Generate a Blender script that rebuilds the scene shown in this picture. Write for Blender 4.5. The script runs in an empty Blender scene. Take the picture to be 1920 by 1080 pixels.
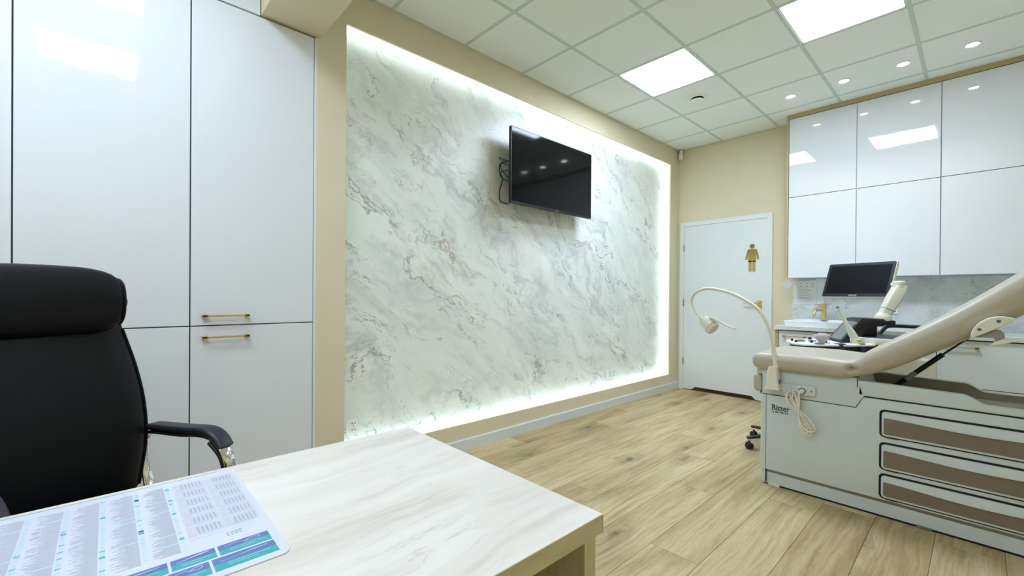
import bpy, bmesh, math, random
from mathutils import Vector, Matrix

# ------------------------------------------------------------------ camera, world, exposure
S = bpy.context.scene
COL = S.collection
PI = math.pi
HC, D, RX = 3.0586, 5.426, 3.6          # ceiling height, back wall Y, right wall X
Y0 = -2.2                               # wall behind the camera

cam_d = bpy.data.cameras.new('camera')
cam = bpy.data.objects.new('camera', cam_d)
COL.objects.link(cam)
cam_d.sensor_width = 36.0
cam_d.lens = 36.0 * 817.03 / 1920.0
cam_d.shift_y = 17.17 / 1920.0
cam_d.clip_start = 0.02
yaw, pitch, roll = 0.82, -0.0042, 0.0078
_f = Vector((-math.sin(yaw) * math.cos(pitch), math.cos(yaw) * math.cos(pitch), math.sin(pitch)))
_r = Vector((math.cos(yaw), math.sin(yaw), 0))
_u = _r.cross(_f)
_r2 = _r * math.cos(roll) + _u * math.sin(roll)
_u2 = -_r * math.sin(roll) + _u * math.cos(roll)
M = Matrix((_r2, _u2, -_f)).transposed().to_4x4()
M.translation = Vector((2.6657, 0.0, 1.1789))
cam.matrix_world = M
S.camera = cam

W = bpy.data.worlds.new('world')
S.world = W
W.use_nodes = True
W.node_tree.nodes['Background'].inputs[0].default_value = (0.9, 0.95, 1.0, 1)
W.node_tree.nodes['Background'].inputs[1].default_value = 0.3

S.view_settings.view_transform = 'Standard'
S.view_settings.look = 'None'
S.view_settings.exposure = 0.07
S.view_settings.gamma = 1.0
S.view_settings.use_curve_mapping = False
S.cycles.use_adaptive_sampling = True
S.cycles.adaptive_threshold = 0.03
S.cycles.max_bounces = 8
S.cycles.diffuse_bounces = 5
S.cycles.glossy_bounces = 4
S.cycles.caustics_reflective = False
S.cycles.caustics_refractive = False
S.cycles.sample_clamp_indirect = 6.0

PANEL_W = 32.0      # emission of the ceiling panels in front of the beam
PANEL_R = 22.0      # emission of the dimmed panels behind the beam
LED_W = 2.1         # emission of the niche LED profiles
SPOT_W = 25.0       # emission of the downlights
SPOT_LAMP = 9.0     # watt of each downlight lamp
PANEL_C = (0.72, 0.84, 1.0)
LED_C = (0.84, 1.0, 0.98)

# ------------------------------------------------------------------ helpers
random.seed(7)


def lin(c):
    o = []
    for v in c:
        v /= 255.0
        o.append(v / 12.92 if v <= 0.04045 else ((v + 0.055) / 1.055) ** 2.4)
    return tuple(o)


def L4(c):
    return (*lin(c), 1)


class NT:
    """tiny node helper"""
    def __init__(self, name):
        self.m = bpy.data.materials.new(name)
        self.m.use_nodes = True
        self.t = self.m.node_tree
        self.b = self.t.nodes['Principled BSDF']

    def n(self, typ, **kw):
        nd = self.t.nodes.new(typ)
        for k, v in kw.items():
            if k.startswith('i_'):
                key = k[2:]
                key = int(key) if key.isdigit() else key.replace('_', ' ')
                nd.inputs[key].default_value = v
            else:
                setattr(nd, k, v)
        return nd

    def l(self, a, b):
        self.t.links.new(a, b)

    def ramp(self, src, stops, interp='LINEAR'):
        r = self.n('ShaderNodeValToRGB')
        r.color_ramp.interpolation = interp
        e = r.color_ramp.elements
        while len(e) < len(stops):
            e.new(0.5)
        for el, (p, c) in zip(e, stops):
            el.position = p
            el.color = c if len(c) == 4 else (*c, 1)
        self.l(src, r.inputs[0])
        return r.outputs[0]

    def mix(self, fac, a, b, blend='MIX'):
        m = self.n('ShaderNodeMix', data_type='RGBA', blend_type=blend)
        for s, v in ((0, fac), (6, a), (7, b)):
            if hasattr(v, 'is_linked') or hasattr(v, 'links'):
                self.l(v, m.inputs[s])
            else:
                m.inputs[s].default_value = v
        return m.outputs[2]

    def math(self, op, a, b=0.0, clamp=False):
        m = self.n('ShaderNodeMath', operation=op, use_clamp=clamp)
        for i, v in enumerate((a, b)):
            if hasattr(v, 'links'):
                self.l(v, m.inputs[i])
            else:
                m.inputs[i].default_value = v
        return m.outputs[0]

    def bump(self, h, strength=0.1, dist=0.01):
        b = self.n('ShaderNodeBump')
        b.inputs['Strength'].default_value = strength
        b.inputs['Distance'].default_value = dist
        self.l(h, b.inputs['Height'])
        self.l(b.outputs[0], self.b.inputs['Normal'])


def mat(name, c, rough=0.5, metal=0.0, spec=0.5, noise=0.0, nscale=40.0, bump=0.0, bscale=200.0, coat=0.0):
    k = NT(name)
    b = k.b
    b.inputs['Base Color'].default_value = L4(c)
    b.inputs['Roughness'].default_value = rough
    b.inputs['Metallic'].default_value = metal
    b.inputs['Specular IOR Level'].default_value = spec
    if coat:
        b.inputs['Coat Weight'].default_value = coat
        b.inputs['Coat Roughness'].default_value = 0.03
    tc = k.n('ShaderNodeTexCoord')
    nz = k.n('ShaderNodeTexNoise', i_Scale=nscale, i_Detail=4.0)
    k.l(tc.outputs['Object'], nz.inputs['Vector'])
    a = [max(0, v - noise) for v in c]
    d = [min(255, v + noise) for v in c]
    k.l(k.ramp(nz.outputs[0], [(0.3, L4(a)), (0.7, L4(d))]), b.inputs['Base Color'])
    if bump:
        n2 = k.n('ShaderNodeTexNoise', i_Scale=bscale, i_Detail=3.0)
        k.l(tc.outputs['Object'], n2.inputs['Vector'])
        k.bump(n2.outputs[0], bump, 0.004)
    return k.m


def emit(name, c, s):
    k = NT(name)
    k.b.inputs['Base Color'].default_value = (0.8, 0.8, 0.8, 1)
    k.b.inputs['Emission Color'].default_value = (*c, 1)
    k.b.inputs['Emission Strength'].default_value = s
    return k.m


def gloss_white():
    k = NT('gloss white lacquer')
    k.b.inputs['Base Color'].default_value = L4((226, 230, 236))
    k.b.inputs['Roughness'].default_value = 0.03
    k.b.inputs['Specular IOR Level'].default_value = 0.55
    tc = k.n('ShaderNodeTexCoord')
    nz = k.n('ShaderNodeTexNoise', i_Scale=7.0, i_Detail=2.0)
    k.l(tc.outputs['Object'], nz.inputs['Vector'])
    k.bump(nz.outputs[0], 0.02, 0.02)
    return k.m


def marble(name, rot, base_hi, base_lo, vein, tan, scale=1.0, off=(0, 0, 0), rough=0.25, veinamt=0.6, tanamt=0.6):
    k = NT(name)
    tc = k.n('ShaderNodeTexCoord')
    mp = k.n('ShaderNodeMapping')
    mp.inputs['Rotation'].default_value = rot
    mp.inputs['Location'].default_value = off
    mp.inputs['Scale'].default_value = (scale, scale, scale)
    k.l(tc.outputs['Object'], mp.inputs['Vector'])
    # domain warp
    wn = k.n('ShaderNodeTexNoise', i_Scale=1.1, i_Detail=6.0, i_Roughness=0.55)
    k.l(mp.outputs[0], wn.inputs['Vector'])
    sub = k.n('ShaderNodeVectorMath', operation='SUBTRACT')
    k.l(wn.outputs['Color'], sub.inputs[0])
    sub.inputs[1].default_value = (0.5, 0.5, 0.5)
    scl = k.n('ShaderNodeVectorMath', operation='SCALE')
    k.l(sub.outputs[0], scl.inputs[0])
    scl.inputs['Scale'].default_value = 0.75
    add = k.n('ShaderNodeVectorMath', operation='ADD')
    k.l(mp.outputs[0], add.inputs[0])
    k.l(scl.outputs[0], add.inputs[1])
    st = k.n('ShaderNodeMapping')          # stretch along the vein direction (local Y)
    st.inputs['Scale'].default_value = (1.0, 0.42, 1.25)
    k.l(add.outputs[0], st.inputs['Vector'])
    # clouds
    c1 = k.n('ShaderNodeTexNoise', i_Scale=1.6, i_Detail=9.0, i_Roughness=0.62)
    k.l(st.outputs[0], c1.inputs['Vector'])
    base = k.ramp(c1.outputs[0], [(0.34, L4(base_lo)), (0.50, L4([(a + b) / 2 + 4 for a, b in zip(base_lo, base_hi)])), (0.64, L4(base_hi))])
    # fine mottling
    c2 = k.n('ShaderNodeTexNoise', i_Scale=7.0, i_Detail=8.0, i_Roughness=0.65)
    k.l(st.outputs[0], c2.inputs['Vector'])
    mot = k.ramp(c2.outputs[0], [(0.30, (0.80, 0.81, 0.83, 1)), (0.46, (1, 1, 1, 1))])
    base = k.mix(0.55, base, mot, 'MULTIPLY')

    def ridge(sc, det, w, seed, msk_sc, lo, hi):
        s = k.n('ShaderNodeVectorMath', operation='ADD')
        k.l(st.outputs[0], s.inputs[0])
        s.inputs[1].default_value = seed
        n = k.n('ShaderNodeTexNoise', i_Scale=sc, i_Detail=det, i_Roughness=0.6, i_Distortion=0.25)
        k.l(s.outputs[0], n.inputs['Vector'])
        a = k.math('ABSOLUTE', k.math('SUBTRACT', n.outputs[0], 0.5))
        v = k.math('SUBTRACT', 1.0, k.math('DIVIDE', a, w), True)
        v = k.math('POWER', v, 1.6)
        mk = k.n('ShaderNodeTexNoise', i_Scale=msk_sc, i_Detail=4.0, i_Roughness=0.6)
        k.l(s.outputs[0], mk.inputs['Vector'])
        m = k.ramp(mk.outputs[0], [(lo, (0, 0, 0, 1)), (hi, (1, 1, 1, 1))])
        return k.math('MULTIPLY', v, m)

    soft = ridge(1.4, 5.0, 0.055, (3.1, 7.7, 1.3), 1.5, 0.42, 0.62)
    base = k.mix(k.math('MULTIPLY', soft, 0.35 * veinamt / 0.6), base, L4([v + 22 for v in vein]))
    thin = ridge(1.25, 8.0, 0.012, (11.3, 2.1, 5.9), 2.3, 0.47, 0.60)
    base = k.mix(k.math('MULTIPLY', thin, veinamt), base, L4(vein))
    thin2 = ridge(2.6, 7.0, 0.014, (31.3, 12.1, 15.9), 3.0, 0.50, 0.62)
    base = k.mix(k.math('MULTIPLY', thin2, veinamt), base, L4([v - 10 for v in vein]))
    rust = ridge(1.25, 8.0, 0.018, (11.3, 2.1, 5.9), 3.7, 0.56, 0.68)
    base = k.mix(k.math('MULTIPLY', rust, tanamt), base, L4(tan))
    rust2 = ridge(1.9, 6.0, 0.022, (41.3, 22.1, 35.9), 2.6, 0.58, 0.70)
    base = k.mix(k.math('MULTIPLY', rust2, tanamt * 0.8), base, L4(tan))
    k.l(base, k.b.inputs['Base Color'])
    k.b.inputs['Roughness'].default_value = rough
    return k.m


def floor_wood():
    k = NT('oak plank')
    tc = k.n('ShaderNodeTexCoord')
    oi = k.n('ShaderNodeObjectInfo')
    off = k.n('ShaderNodeVectorMath', operation='SCALE')
    off.inputs[0].default_value = (13.7, 29.1, 7.3)
    k.l(oi.outputs['Random'], off.inputs['Scale'])
    ad = k.n('ShaderNodeVectorMath', operation='ADD')
    k.l(tc.outputs['Object'], ad.inputs[0])
    k.l(off.outputs[0], ad.inputs[1])
    # knots
    mk = k.n('ShaderNodeMapping')
    mk.inputs['Scale'].default_value = (3.4, 1.25, 1.0)
    k.l(ad.outputs[0], mk.inputs['Vector'])
    vo = k.n('ShaderNodeTexVoronoi', voronoi_dimensions='2D', feature='F1', i_Scale=1.0, i_Randomness=0.9)
    k.l(mk.outputs[0], vo.inputs['Vector'])
    near = k.ramp(vo.outputs['Distance'], [(0.0, (1, 1, 1, 1)), (0.34, (0, 0, 0, 1))])
    # warp the grain around knots
    wn = k.n('ShaderNodeTexNoise', i_Scale=2.2, i_Detail=3.0)
    k.l(ad.outputs[0], wn.inputs['Vector'])
    sx = k.n('ShaderNodeSeparateXYZ')
    k.l(ad.outputs[0], sx.inputs[0])
    dist = k.math('ADD', k.math('MULTIPLY', vo.outputs['Distance'], 0.035), k.math('MULTIPLY', wn.outputs[0], 0.07))
    cx = k.n('ShaderNodeCombineXYZ')
    k.l(k.math('ADD', sx.outputs[0], dist), cx.inputs[0])
    k.l(sx.outputs[1], cx.inputs[1])
    k.l(sx.outputs[2], cx.inputs[2])
    mg = k.n('ShaderNodeMapping')
    mg.inputs['Scale'].default_value = (48.0, 1.6, 1.0)
    k.l(cx.outputs[0], mg.inputs['Vector'])
    g1 = k.n('ShaderNodeTexNoise', i_Scale=1.0, i_Detail=8.0, i_Roughness=0.68)
    k.l(mg.outputs[0], g1.inputs['Vector'])
    col = k.ramp(g1.outputs[0], [(0.25, L4((164, 140, 98))), (0.45, L4((198, 180, 137))), (0.60, L4((213, 197, 157))), (0.78, L4((222, 209, 174)))])
    mb = k.n('ShaderNodeMapping')
    mb.inputs['Scale'].default_value = (9.0, 1.5, 1.0)
    k.l(cx.outputs[0], mb.inputs['Vector'])
    g2 = k.n('ShaderNodeTexNoise', i_Scale=1.0, i_Detail=5.0, i_Roughness=0.6)
    k.l(mb.outputs[0], g2.inputs['Vector'])
    broad = k.ramp(g2.outputs[0], [(0.32, (0.66, 0.57, 0.46, 1)), (0.56, (1, 1, 1, 1))])
    col = k.mix(0.7, col, broad, 'MULTIPLY')
    # fine pores
    mf = k.n('ShaderNodeMapping')
    mf.inputs['Scale'].default_value = (260.0, 14.0, 1.0)
    k.l(cx.outputs[0], mf.inputs['Vector'])
    g3 = k.n('ShaderNodeTexNoise', i_Scale=1.0, i_Detail=3.0)
    k.l(mf.outputs[0], g3.inputs['Vector'])
    col = k.mix(0.45, col, k.ramp(g3.outputs[0], [(0.30, (0.72, 0.68, 0.6, 1)), (0.5, (1, 1, 1, 1))]), 'MULTIPLY')
    # knots: only some cells carry one; dark core, ragged grey-brown halo, faint rings
    sr = k.n('ShaderNodeSeparateColor')
    k.l(vo.outputs['Color'], sr.inputs[0])
    has = k.math('GREATER_THAN', sr.outputs[0], 0.45)
    kn = k.n('ShaderNodeTexNoise', i_Scale=14.0, i_Detail=5.0, i_Roughness=0.65)
    k.l(ad.outputs[0], kn.inputs['Vector'])
    rag = k.math('ADD', vo.outputs['Distance'], k.math('MULTIPLY', k.math('SUBTRACT', kn.outputs[0], 0.5), 0.28))
    halo = k.ramp(rag, [(0.02, (1, 1, 1, 1)), (0.32, (0, 0, 0, 1))])
    core = k.ramp(rag, [(0.0, (1, 1, 1, 1)), (0.03, (0.8, 0.8, 0.8, 1)), (0.085, (0, 0, 0, 1))])
    rings = k.ramp(k.math('SINE', k.math('MULTIPLY', rag, 95.0)), [(0.3, (0, 0, 0, 1)), (1.0, (1, 1, 1, 1))])
    col = k.mix(k.math('MULTIPLY', k.math('MULTIPLY', halo, has), 0.55), col, L4((146, 124, 88)))
    col = k.mix(k.math('MULTIPLY', k.math('MULTIPLY', k.math('MULTIPLY', halo, rings), has), 0.30), col, L4((118, 98, 68)))
    col = k.mix(k.math('MULTIPLY', k.math('MULTIPLY', core, has), 0.7), col, L4((96, 82, 66)))
    # plank to plank tone
    tone = k.ramp(oi.outputs['Random'], [(0.0, (0.76, 0.71, 0.64, 1)), (0.45, (0.92, 0.90, 0.87, 1)), (1.0, (1.0, 1.0, 1.0, 1))])
    col = k.mix(1.0, col, tone, 'MULTIPLY')
    k.l(col, k.b.inputs['Base Color'])
    k.b.inputs['Roughness'].default_value = 0.5
    k.b.inputs['Specular IOR Level'].default_value = 0.35
    k.bump(g3.outputs[0], 0.06, 0.002)
    return k.m


def pale_wood(name, hi, mid, lo, along=1, freq=9.0):
    k = NT(name)
    tc = k.n('ShaderNodeTexCoord')
    wn = k.n('ShaderNodeTexNoise', i_Scale=1.6, i_Detail=3.0)
    k.l(tc.outputs['Object'], wn.inputs['Vector'])
    mp = k.n('ShaderNodeMapping')
    s = [freq, freq, freq]
    s[along] = freq * 0.07
    mp.inputs['Scale'].default_value = s
    ad = k.n('ShaderNodeVectorMath', operation='SCALE')
    ad.inputs['Scale'].default_value = 0.22
    k.l(wn.outputs['Color'], ad.inputs[0])
    a2 = k.n('ShaderNodeVectorMath', operation='ADD')
    k.l(tc.outputs['Object'], a2.inputs[0])
    k.l(ad.outputs[0], a2.inputs[1])
    k.l(a2.outputs[0], mp.inputs['Vector'])
    g = k.n('ShaderNodeTexNoise', i_Scale=1.0, i_Detail=6.0, i_Roughness=0.6)
    k.l(mp.outputs[0], g.inputs['Vector'])
    col = k.ramp(g.outputs[0], [(0.30, L4(lo)), (0.44, L4(mid)), (0.60, L4(hi))])
    # cathedral lines
    r = k.math('ABSOLUTE', k.math('SUBTRACT', k.math('FRACT', k.math('MULTIPLY', g.outputs[0], 7.0)), 0.5))
    rl = k.math('SUBTRACT', 1.0, k.math('DIVIDE', r, 0.07), True)
    mk = k.n('ShaderNodeTexNoise', i_Scale=2.3, i_Detail=2.0)
    k.l(tc.outputs['Object'], mk.inputs['Vector'])
    gate = k.ramp(mk.outputs[0], [(0.46, (0, 0, 0, 1)), (0.62, (1, 1, 1, 1))])
    col = k.mix(k.math('MULTIPLY', k.math('MULTIPLY', rl, gate), 0.5), col, L4([v - 12 for v in lo]))
    k.l(col, k.b.inputs['Base Color'])
    k.b.inputs['Roughness'].default_value = 0.38
    return k.m


MT = dict(
    wall=mat('cream wall paint', (221, 211, 182), 0.75, noise=2, nscale=3, bump=0.05, bscale=300),
    beam=mat('cream beam paint', (221, 211, 182), 0.7, noise=2, nscale=3, bump=0.05, bscale=300),
    tile=mat('mineral ceiling tile', (241, 247, 242), 0.9, noise=3, nscale=250, bump=0.15, bscale=400),
    grid=mat('ceiling grid metal', (200, 214, 206), 0.5, noise=1),
    gloss=gloss_white(),
    carcass=mat('white carcass board', (214, 216, 220), 0.5, noise=1),
    gap=mat('grey shadow gap', (66, 70, 74), 0.8, noise=2),
    white=mat('white satin paint', (226, 231, 233), 0.35, noise=1, nscale=8),
    basew=mat('white skirting', (214, 222, 224), 0.35, noise=1, nscale=8),
    ivory=mat('warm white plastic', (232, 230, 218), 0.35, noise=1),
    plastic=mat('white plastic', (236, 238, 238), 0.3, noise=1),
    gold=mat('brushed gold', (226, 198, 132), 0.4, 1.0, noise=6, nscale=60),
    mirrorgold=mat('mirror gold', (232, 200, 124), 0.2, 1.0, noise=3),
    chrome=mat('polished chrome', (225, 225, 225), 0.06, 1.0, noise=2),
    steel=mat('brushed steel', (150, 160, 158), 0.35, 1.0, noise=8),
    black=mat('black plastic', (20, 22, 26), 0.4, noise=2),
    leather=mat('black leather', (7, 9, 14), 0.5, spec=0.22, noise=1, nscale=12, bump=0.12, bscale=220),
    armpad=mat('dark armrest rubber', (30, 34, 44), 0.45, noise=2),
    screen=mat('black glass', (9, 10, 13), 0.07, spec=0.25, noise=1),
    mscreen=mat('matt black screen', (10, 11, 14), 0.45, spec=0.08, noise=1),
    bezel=mat('dark blue grey bezel', (26, 32, 46), 0.4, spec=0.2, noise=2),
    tpanel=mat('grey touch screen glass', (112, 117, 122), 0.3, noise=3, nscale=6),
    table=mat('pale grey moulded plastic', (206, 216, 218), 0.38, noise=2, nscale=6),
    taupeshade=mat('taupe plastic and painted shade', (150, 146, 132), 0.6, noise=3),  # roll holder's own taupe; painted shade on skirt and trough
    vinyl=mat('taupe vinyl', (186, 178, 160), 0.33, noise=2, nscale=9, bump=0.06, bscale=260),
    brown=mat('brown drawer inlay', (124, 113, 97), 0.55, noise=2),
    rubber=mat('black gasket', (10, 10, 11), 0.7, noise=1),
    cord=mat('cream cable', (234, 226, 210), 0.5, noise=2),
    ink=mat('black print ink', (28, 28, 32), 0.6, noise=1),
    greyink=mat('grey print ink', (150, 156, 172), 0.6, noise=6, nscale=90),
    paleink=mat('pale grey print', (190, 194, 208), 0.6, noise=3, nscale=120),
    teal=mat('teal print ink', (54, 162, 172), 0.5, noise=3),
    paleteal=mat('pale teal print', (172, 208, 220), 0.5, noise=3),
    blueprint=mat('slate blue print', (92, 112, 170), 0.5, noise=6, nscale=30),
    pinkink=mat('pink print ink', (232, 190, 205), 0.6, noise=2),
    paper=mat('white glossy paper', (210, 213, 229), 0.25, noise=1),
    sheet=mat('laminated paper', (226, 232, 232), 0.3, noise=1),
    sheettext=mat('faint grey text', (120, 130, 134), 0.6, noise=2),
    ceramic=mat('white ceramic', (240, 243, 245), 0.12, noise=1),
    threshold=mat('dark brown threshold', (112, 84, 66), 0.6, noise=10, nscale=14),
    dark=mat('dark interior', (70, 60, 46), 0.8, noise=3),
    sidelam=mat('sand laminate', (188, 168, 120), 0.5, noise=3, nscale=20),
    machine=mat('cream machine plastic', (222, 221, 206), 0.4, noise=1),
    machw=mat('bright white machine panel', (240, 242, 242), 0.3, noise=1),
    navy=mat('navy plastic', (44, 52, 76), 0.35, noise=2),
    probe=mat('pinkish grey probe', (206, 198, 200), 0.4, noise=2),
    latex=mat('pale yellow latex', (222, 220, 168), 0.5, noise=5, nscale=60),
    green=mat('green cable', (24, 110, 96), 0.5, noise=3),
    red=mat('red print ink', (170, 60, 84), 0.5, noise=2),
    slate=mat('grey blue wheel', (96, 104, 112), 0.35, noise=2),
    floor=floor_wood(),
    sub=mat('grey underlay', (90, 76, 52), 0.9, noise=3),
    desk=pale_wood('bleached ash laminate', (229, 225, 219), (222, 215, 207), (200, 189, 178), 1),
    deskedge=pale_wood('ash edge band', (214, 204, 168), (203, 191, 152), (184, 170, 128), 1, 22.0),
    deskleg=pale_wood('ash side panel', (214, 204, 168), (203, 191, 152), (184, 170, 128), 2, 22.0),
    marble=marble('cream marble', (math.radians(38), 0, 0), (243, 247, 243), (222, 229, 226), (132, 138, 142), (168, 134, 90), 1.3, (0, 0, 0), 0.3, 0.8, 0.8),
    stone=marble('counter marble', (math.radians(90), 0, math.radians(-62)), (228, 232, 231), (196, 202, 202), (122, 122, 122), (160, 138, 116), 1.5, (4.2, 1.7, 3.3), 0.22, 0.6, 0.45),
    panel=emit('lit panel diffuser', PANEL_C, PANEL_W),
    panelr=emit('dimmed panel diffuser', PANEL_C, PANEL_R),
    led=emit('lit LED profile', LED_C, LED_W),
    leddim=emit('faint LED profile', LED_C, LED_W * 0.12),
    spot=emit('lit downlight', (1.0, 1.0, 1.0), SPOT_W),
)

ROOT = {}


def finish(me, smooth=True, angle=35):
    if smooth:
        me.polygons.foreach_set('use_smooth', [True] * len(me.polygons))
        me.set_sharp_from_angle(angle=math.radians(angle))
    me.update()


def obj(name, bm, material, parent=None, world=False, smooth=True, angle=35, kind=None, label=None):
    """link one mesh; geometry is in the root's local frame unless world=True"""
    if world and parent is not None:
        bm.transform(rootmat(parent).inverted())
    bmesh.ops.recalc_face_normals(bm, faces=bm.faces)
    me = bpy.data.meshes.new(name)
    bm.to_mesh(me)
    bm.free()
    me.materials.append(MT[material])
    finish(me, smooth, angle)
    o = bpy.data.objects.new(name, me)
    COL.objects.link(o)
    if parent is not None:
        o.parent = parent
    if kind:
        o['kind'] = kind
    if label:
        o['label'] = label
    return o


def rootmat(o):
    while o.parent is not None:
        o = o.parent
    return o.matrix_basis.copy()


def thing(name, label, cat, loc=(0, 0, 0), rz=0.0, group=None):
    o = bpy.data.objects.new(name, None)
    COL.objects.link(o)
    o.empty_display_size = 0.1
    o.location = loc
    o.rotation_euler = (0, 0, rz)
    o['label'] = label
    o['category'] = cat
    if group:
        o['group'] = group
    return o


def tag(o, label, cat, group=None):
    o['label'] = label
    o['category'] = cat
    if group:
        o['group'] = group
    return o


def box(bm, x0, x1, y0, y1, z0, z1, bevel=0.0, seg=2):
    t = bmesh.new()
    v = [t.verts.new(p) for p in ((x0, y0, z0), (x1, y0, z0), (x1, y1, z0), (x0, y1, z0), (x0, y0, z1), (x1, y0, z1), (x1, y1, z1), (x0, y1, z1))]
    for f in ((0, 3, 2, 1), (4, 5, 6, 7), (0, 1, 5, 4), (1, 2, 6, 5), (2, 3, 7, 6), (3, 0, 4, 7)):
        t.faces.new([v[i] for i in f])
    if bevel:
        bmesh.ops.bevel(t, geom=t.edges[:], offset=bevel, segments=seg, profile=0.6, affect='EDGES')
    return merge(bm, t)


def merge(bm, t, Mx=None):
    if Mx is not None:
        t.transform(Mx)
    me = bpy.data.meshes.new('tmp')
    t.to_mesh(me)
    t.free()
    bm.from_mesh(me)
    bpy.data.meshes.remove(me)
    return bm


def B(*a, **k):
    return box(bmesh.new(), *a, **k)


def prism(bm, pts, axis, a0, a1, bevel=0.0, seg=2):
    """polygon pts (2D) extruded along axis; axis 'y': pts=(x,z), 'x': pts=(y,z), 'z': pts=(x,y)"""
    def P(p, a):
        return {'y': (p[0], a, p[1]), 'x': (a, p[0], p[1]), 'z': (p[0], p[1], a)}[axis]
    t = bmesh.new()
    va = [t.verts.new(P(p, a0)) for p in pts]
    vb = [t.verts.new(P(p, a1)) for p in pts]
    n = len(pts)
    fa = t.faces.new(va)
    fb = t.faces.new(vb[::-1])
    for i in range(n):
        t.faces.new((va[i], va[(i + 1) % n], vb[(i + 1) % n], vb[i]))
    bmesh.ops.recalc_face_normals(t, faces=t.faces)
    if bevel:
        ed = [e for e in t.edges if (fa in e.link_faces) or (fb in e.link_faces)]
        bmesh.ops.bevel(t, geom=ed, offset=bevel, segments=seg, profile=0.6, affect='EDGES')
    return merge(bm, t)


def rrect(x0, x1, z0, z1, r, n=5):
    pts = []
    for cx, cz, a0 in ((x1 - r, z1 - r, 0), (x0 + r, z1 - r, 90), (x0 + r, z0 + r, 180), (x1 - r, z0 + r, 270)):
        for i in range(n + 1):
            a = math.radians(a0 + 90 * i / n)
            pts.append((cx + r * math.cos(a), cz + r * math.sin(a)))
    return pts


def loft(bm, rings, cap=True, closed=True):
    t = bmesh.new()
    vr = [[t.verts.new(p) for p in r] for r in rings]
    n = len(rings[0])
    for a, b in zip(vr, vr[1:]):
        for i in range(n if closed else n - 1):
            t.faces.new((a[i], a[(i + 1) % n], b[(i + 1) % n], b[i]))
    if cap:
        t.faces.new(vr[0][::-1])
        t.faces.new(vr[-1])
    return merge(bm, t)


def catmull(pts, k=6):
    pts = [Vector(p) for p in pts]
    out = []
    for i in range(len(pts) - 1):
        p0 = pts[max(i - 1, 0)]
        p1, p2 = pts[i], pts[i + 1]
        p3 = pts[min(i + 2, len(pts) - 1)]
        for j in range(k):
            t = j / k
            out.append(0.5 * ((2 * p1) + (p2 - p0) * t + (2 * p0 - 5 * p1 + 4 * p2 - p3) * t * t + (3 * p1 - p0 - 3 * p2 + p3) * t ** 3))
    out.append(pts[-1])
    return out


def tube(bm, pts, r, n=10, smooth=0):
    pts = [Vector(p) for p in pts]
    if smooth:
        rr = r
        if not callable(r) and isinstance(r, (list, tuple)):
            tab = list(r)
            m = len(tab) - 1

            def rr(s):
                i = min(int(s * m), m - 1)
                return tab[i] + (tab[i + 1] - tab[i]) * (s * m - i)
        pts = catmull(pts, smooth)
        r = rr
    N = len(pts)
    rings = []
    up = None
    for i, p in enumerate(pts):
        d = (pts[min(i + 1, N - 1)] - pts[max(i - 1, 0)]).normalized()
        if up is None:
            up = d.orthogonal().normalized()
        else:
            up = (up - d * up.dot(d)).normalized()
        s = d.cross(up)
        rad = r(i / (N - 1)) if callable(r) else (r[i] if isinstance(r, (list, tuple)) else r)
        rings.append([p + (up * math.cos(2 * PI * k / n) + s * math.sin(2 * PI * k / n)) * rad for k in range(n)])
    return loft(bm, rings)


def ribbon(bm, pts, side, w, th, smooth=6):
    """flat bar swept along pts; side = width direction"""
    pts = catmull(pts, smooth) if smooth else [Vector(p) for p in pts]
    side = Vector(side).normalized()
    rings = []
    N = len(pts)
    for i, p in enumerate(pts):
        d = (pts[min(i + 1, N - 1)] - pts[max(i - 1, 0)]).normalized()
        nrm = side.cross(d).normalized()
        ww = w(i / (N - 1)) if callable(w) else w
        tt = th(i / (N - 1)) if callable(th) else th
        sec = rrect(-ww / 2, ww / 2, -tt / 2, tt / 2, min(tt, ww) * 0.42, 2)
        rings.append([p + side * a + nrm * b for a, b in sec])
    return loft(bm, rings)


def lathe(bm, prof, origin=(0, 0, 0), axis=(0, 0, 1), n=24, cap=True):
    axis = Vector(axis).normalized()
    a = axis.orthogonal().normalized()
    b = axis.cross(a)
    o = Vector(origin)
    rings = [[o + axis * h + (a * math.cos(2 * PI * k / n) + b * math.sin(2 * PI * k / n)) * max(r, 1e-4) for k in range(n)] for r, h in prof]
    return loft(bm, rings, cap)


def text_mesh(body, size, depth=0.0004, offset=0.0, align='LEFT'):
    cu = bpy.data.curves.new('txt', 'FONT')
    cu.body = body
    cu.size = size
    cu.extrude = depth
    cu.offset = offset
    cu.align_x = align
    cu.resolution_u = 3
    o = bpy.data.objects.new('txt', cu)
    COL.objects.link(o)
    dg = bpy.context.evaluated_depsgraph_get()
    me = bpy.data.meshes.new_from_object(o.evaluated_get(dg))
    bm = bmesh.new()
    bm.from_mesh(me)
    bpy.data.objects.remove(o)
    bpy.data.curves.remove(cu)
    bpy.data.meshes.remove(me)
    return bm


def frame_matrix(o, x, y, z):
    m = Matrix((Vector(x), Vector(y), Vector(z))).transposed().to_4x4()
    m.translation = Vector(o)
    return m


def copy_tree(o, parent=None):
    c = o.copy()
    COL.objects.link(c)
    c.parent = parent
    for ch in list(o.children):
        copy_tree(ch, c)
    return c


def struct(name, bm, material, parent=None, **k):
    o = obj(name, bm, material, parent, **k)
    if parent is None:
        o['kind'] = 'structure'
    return o


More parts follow.
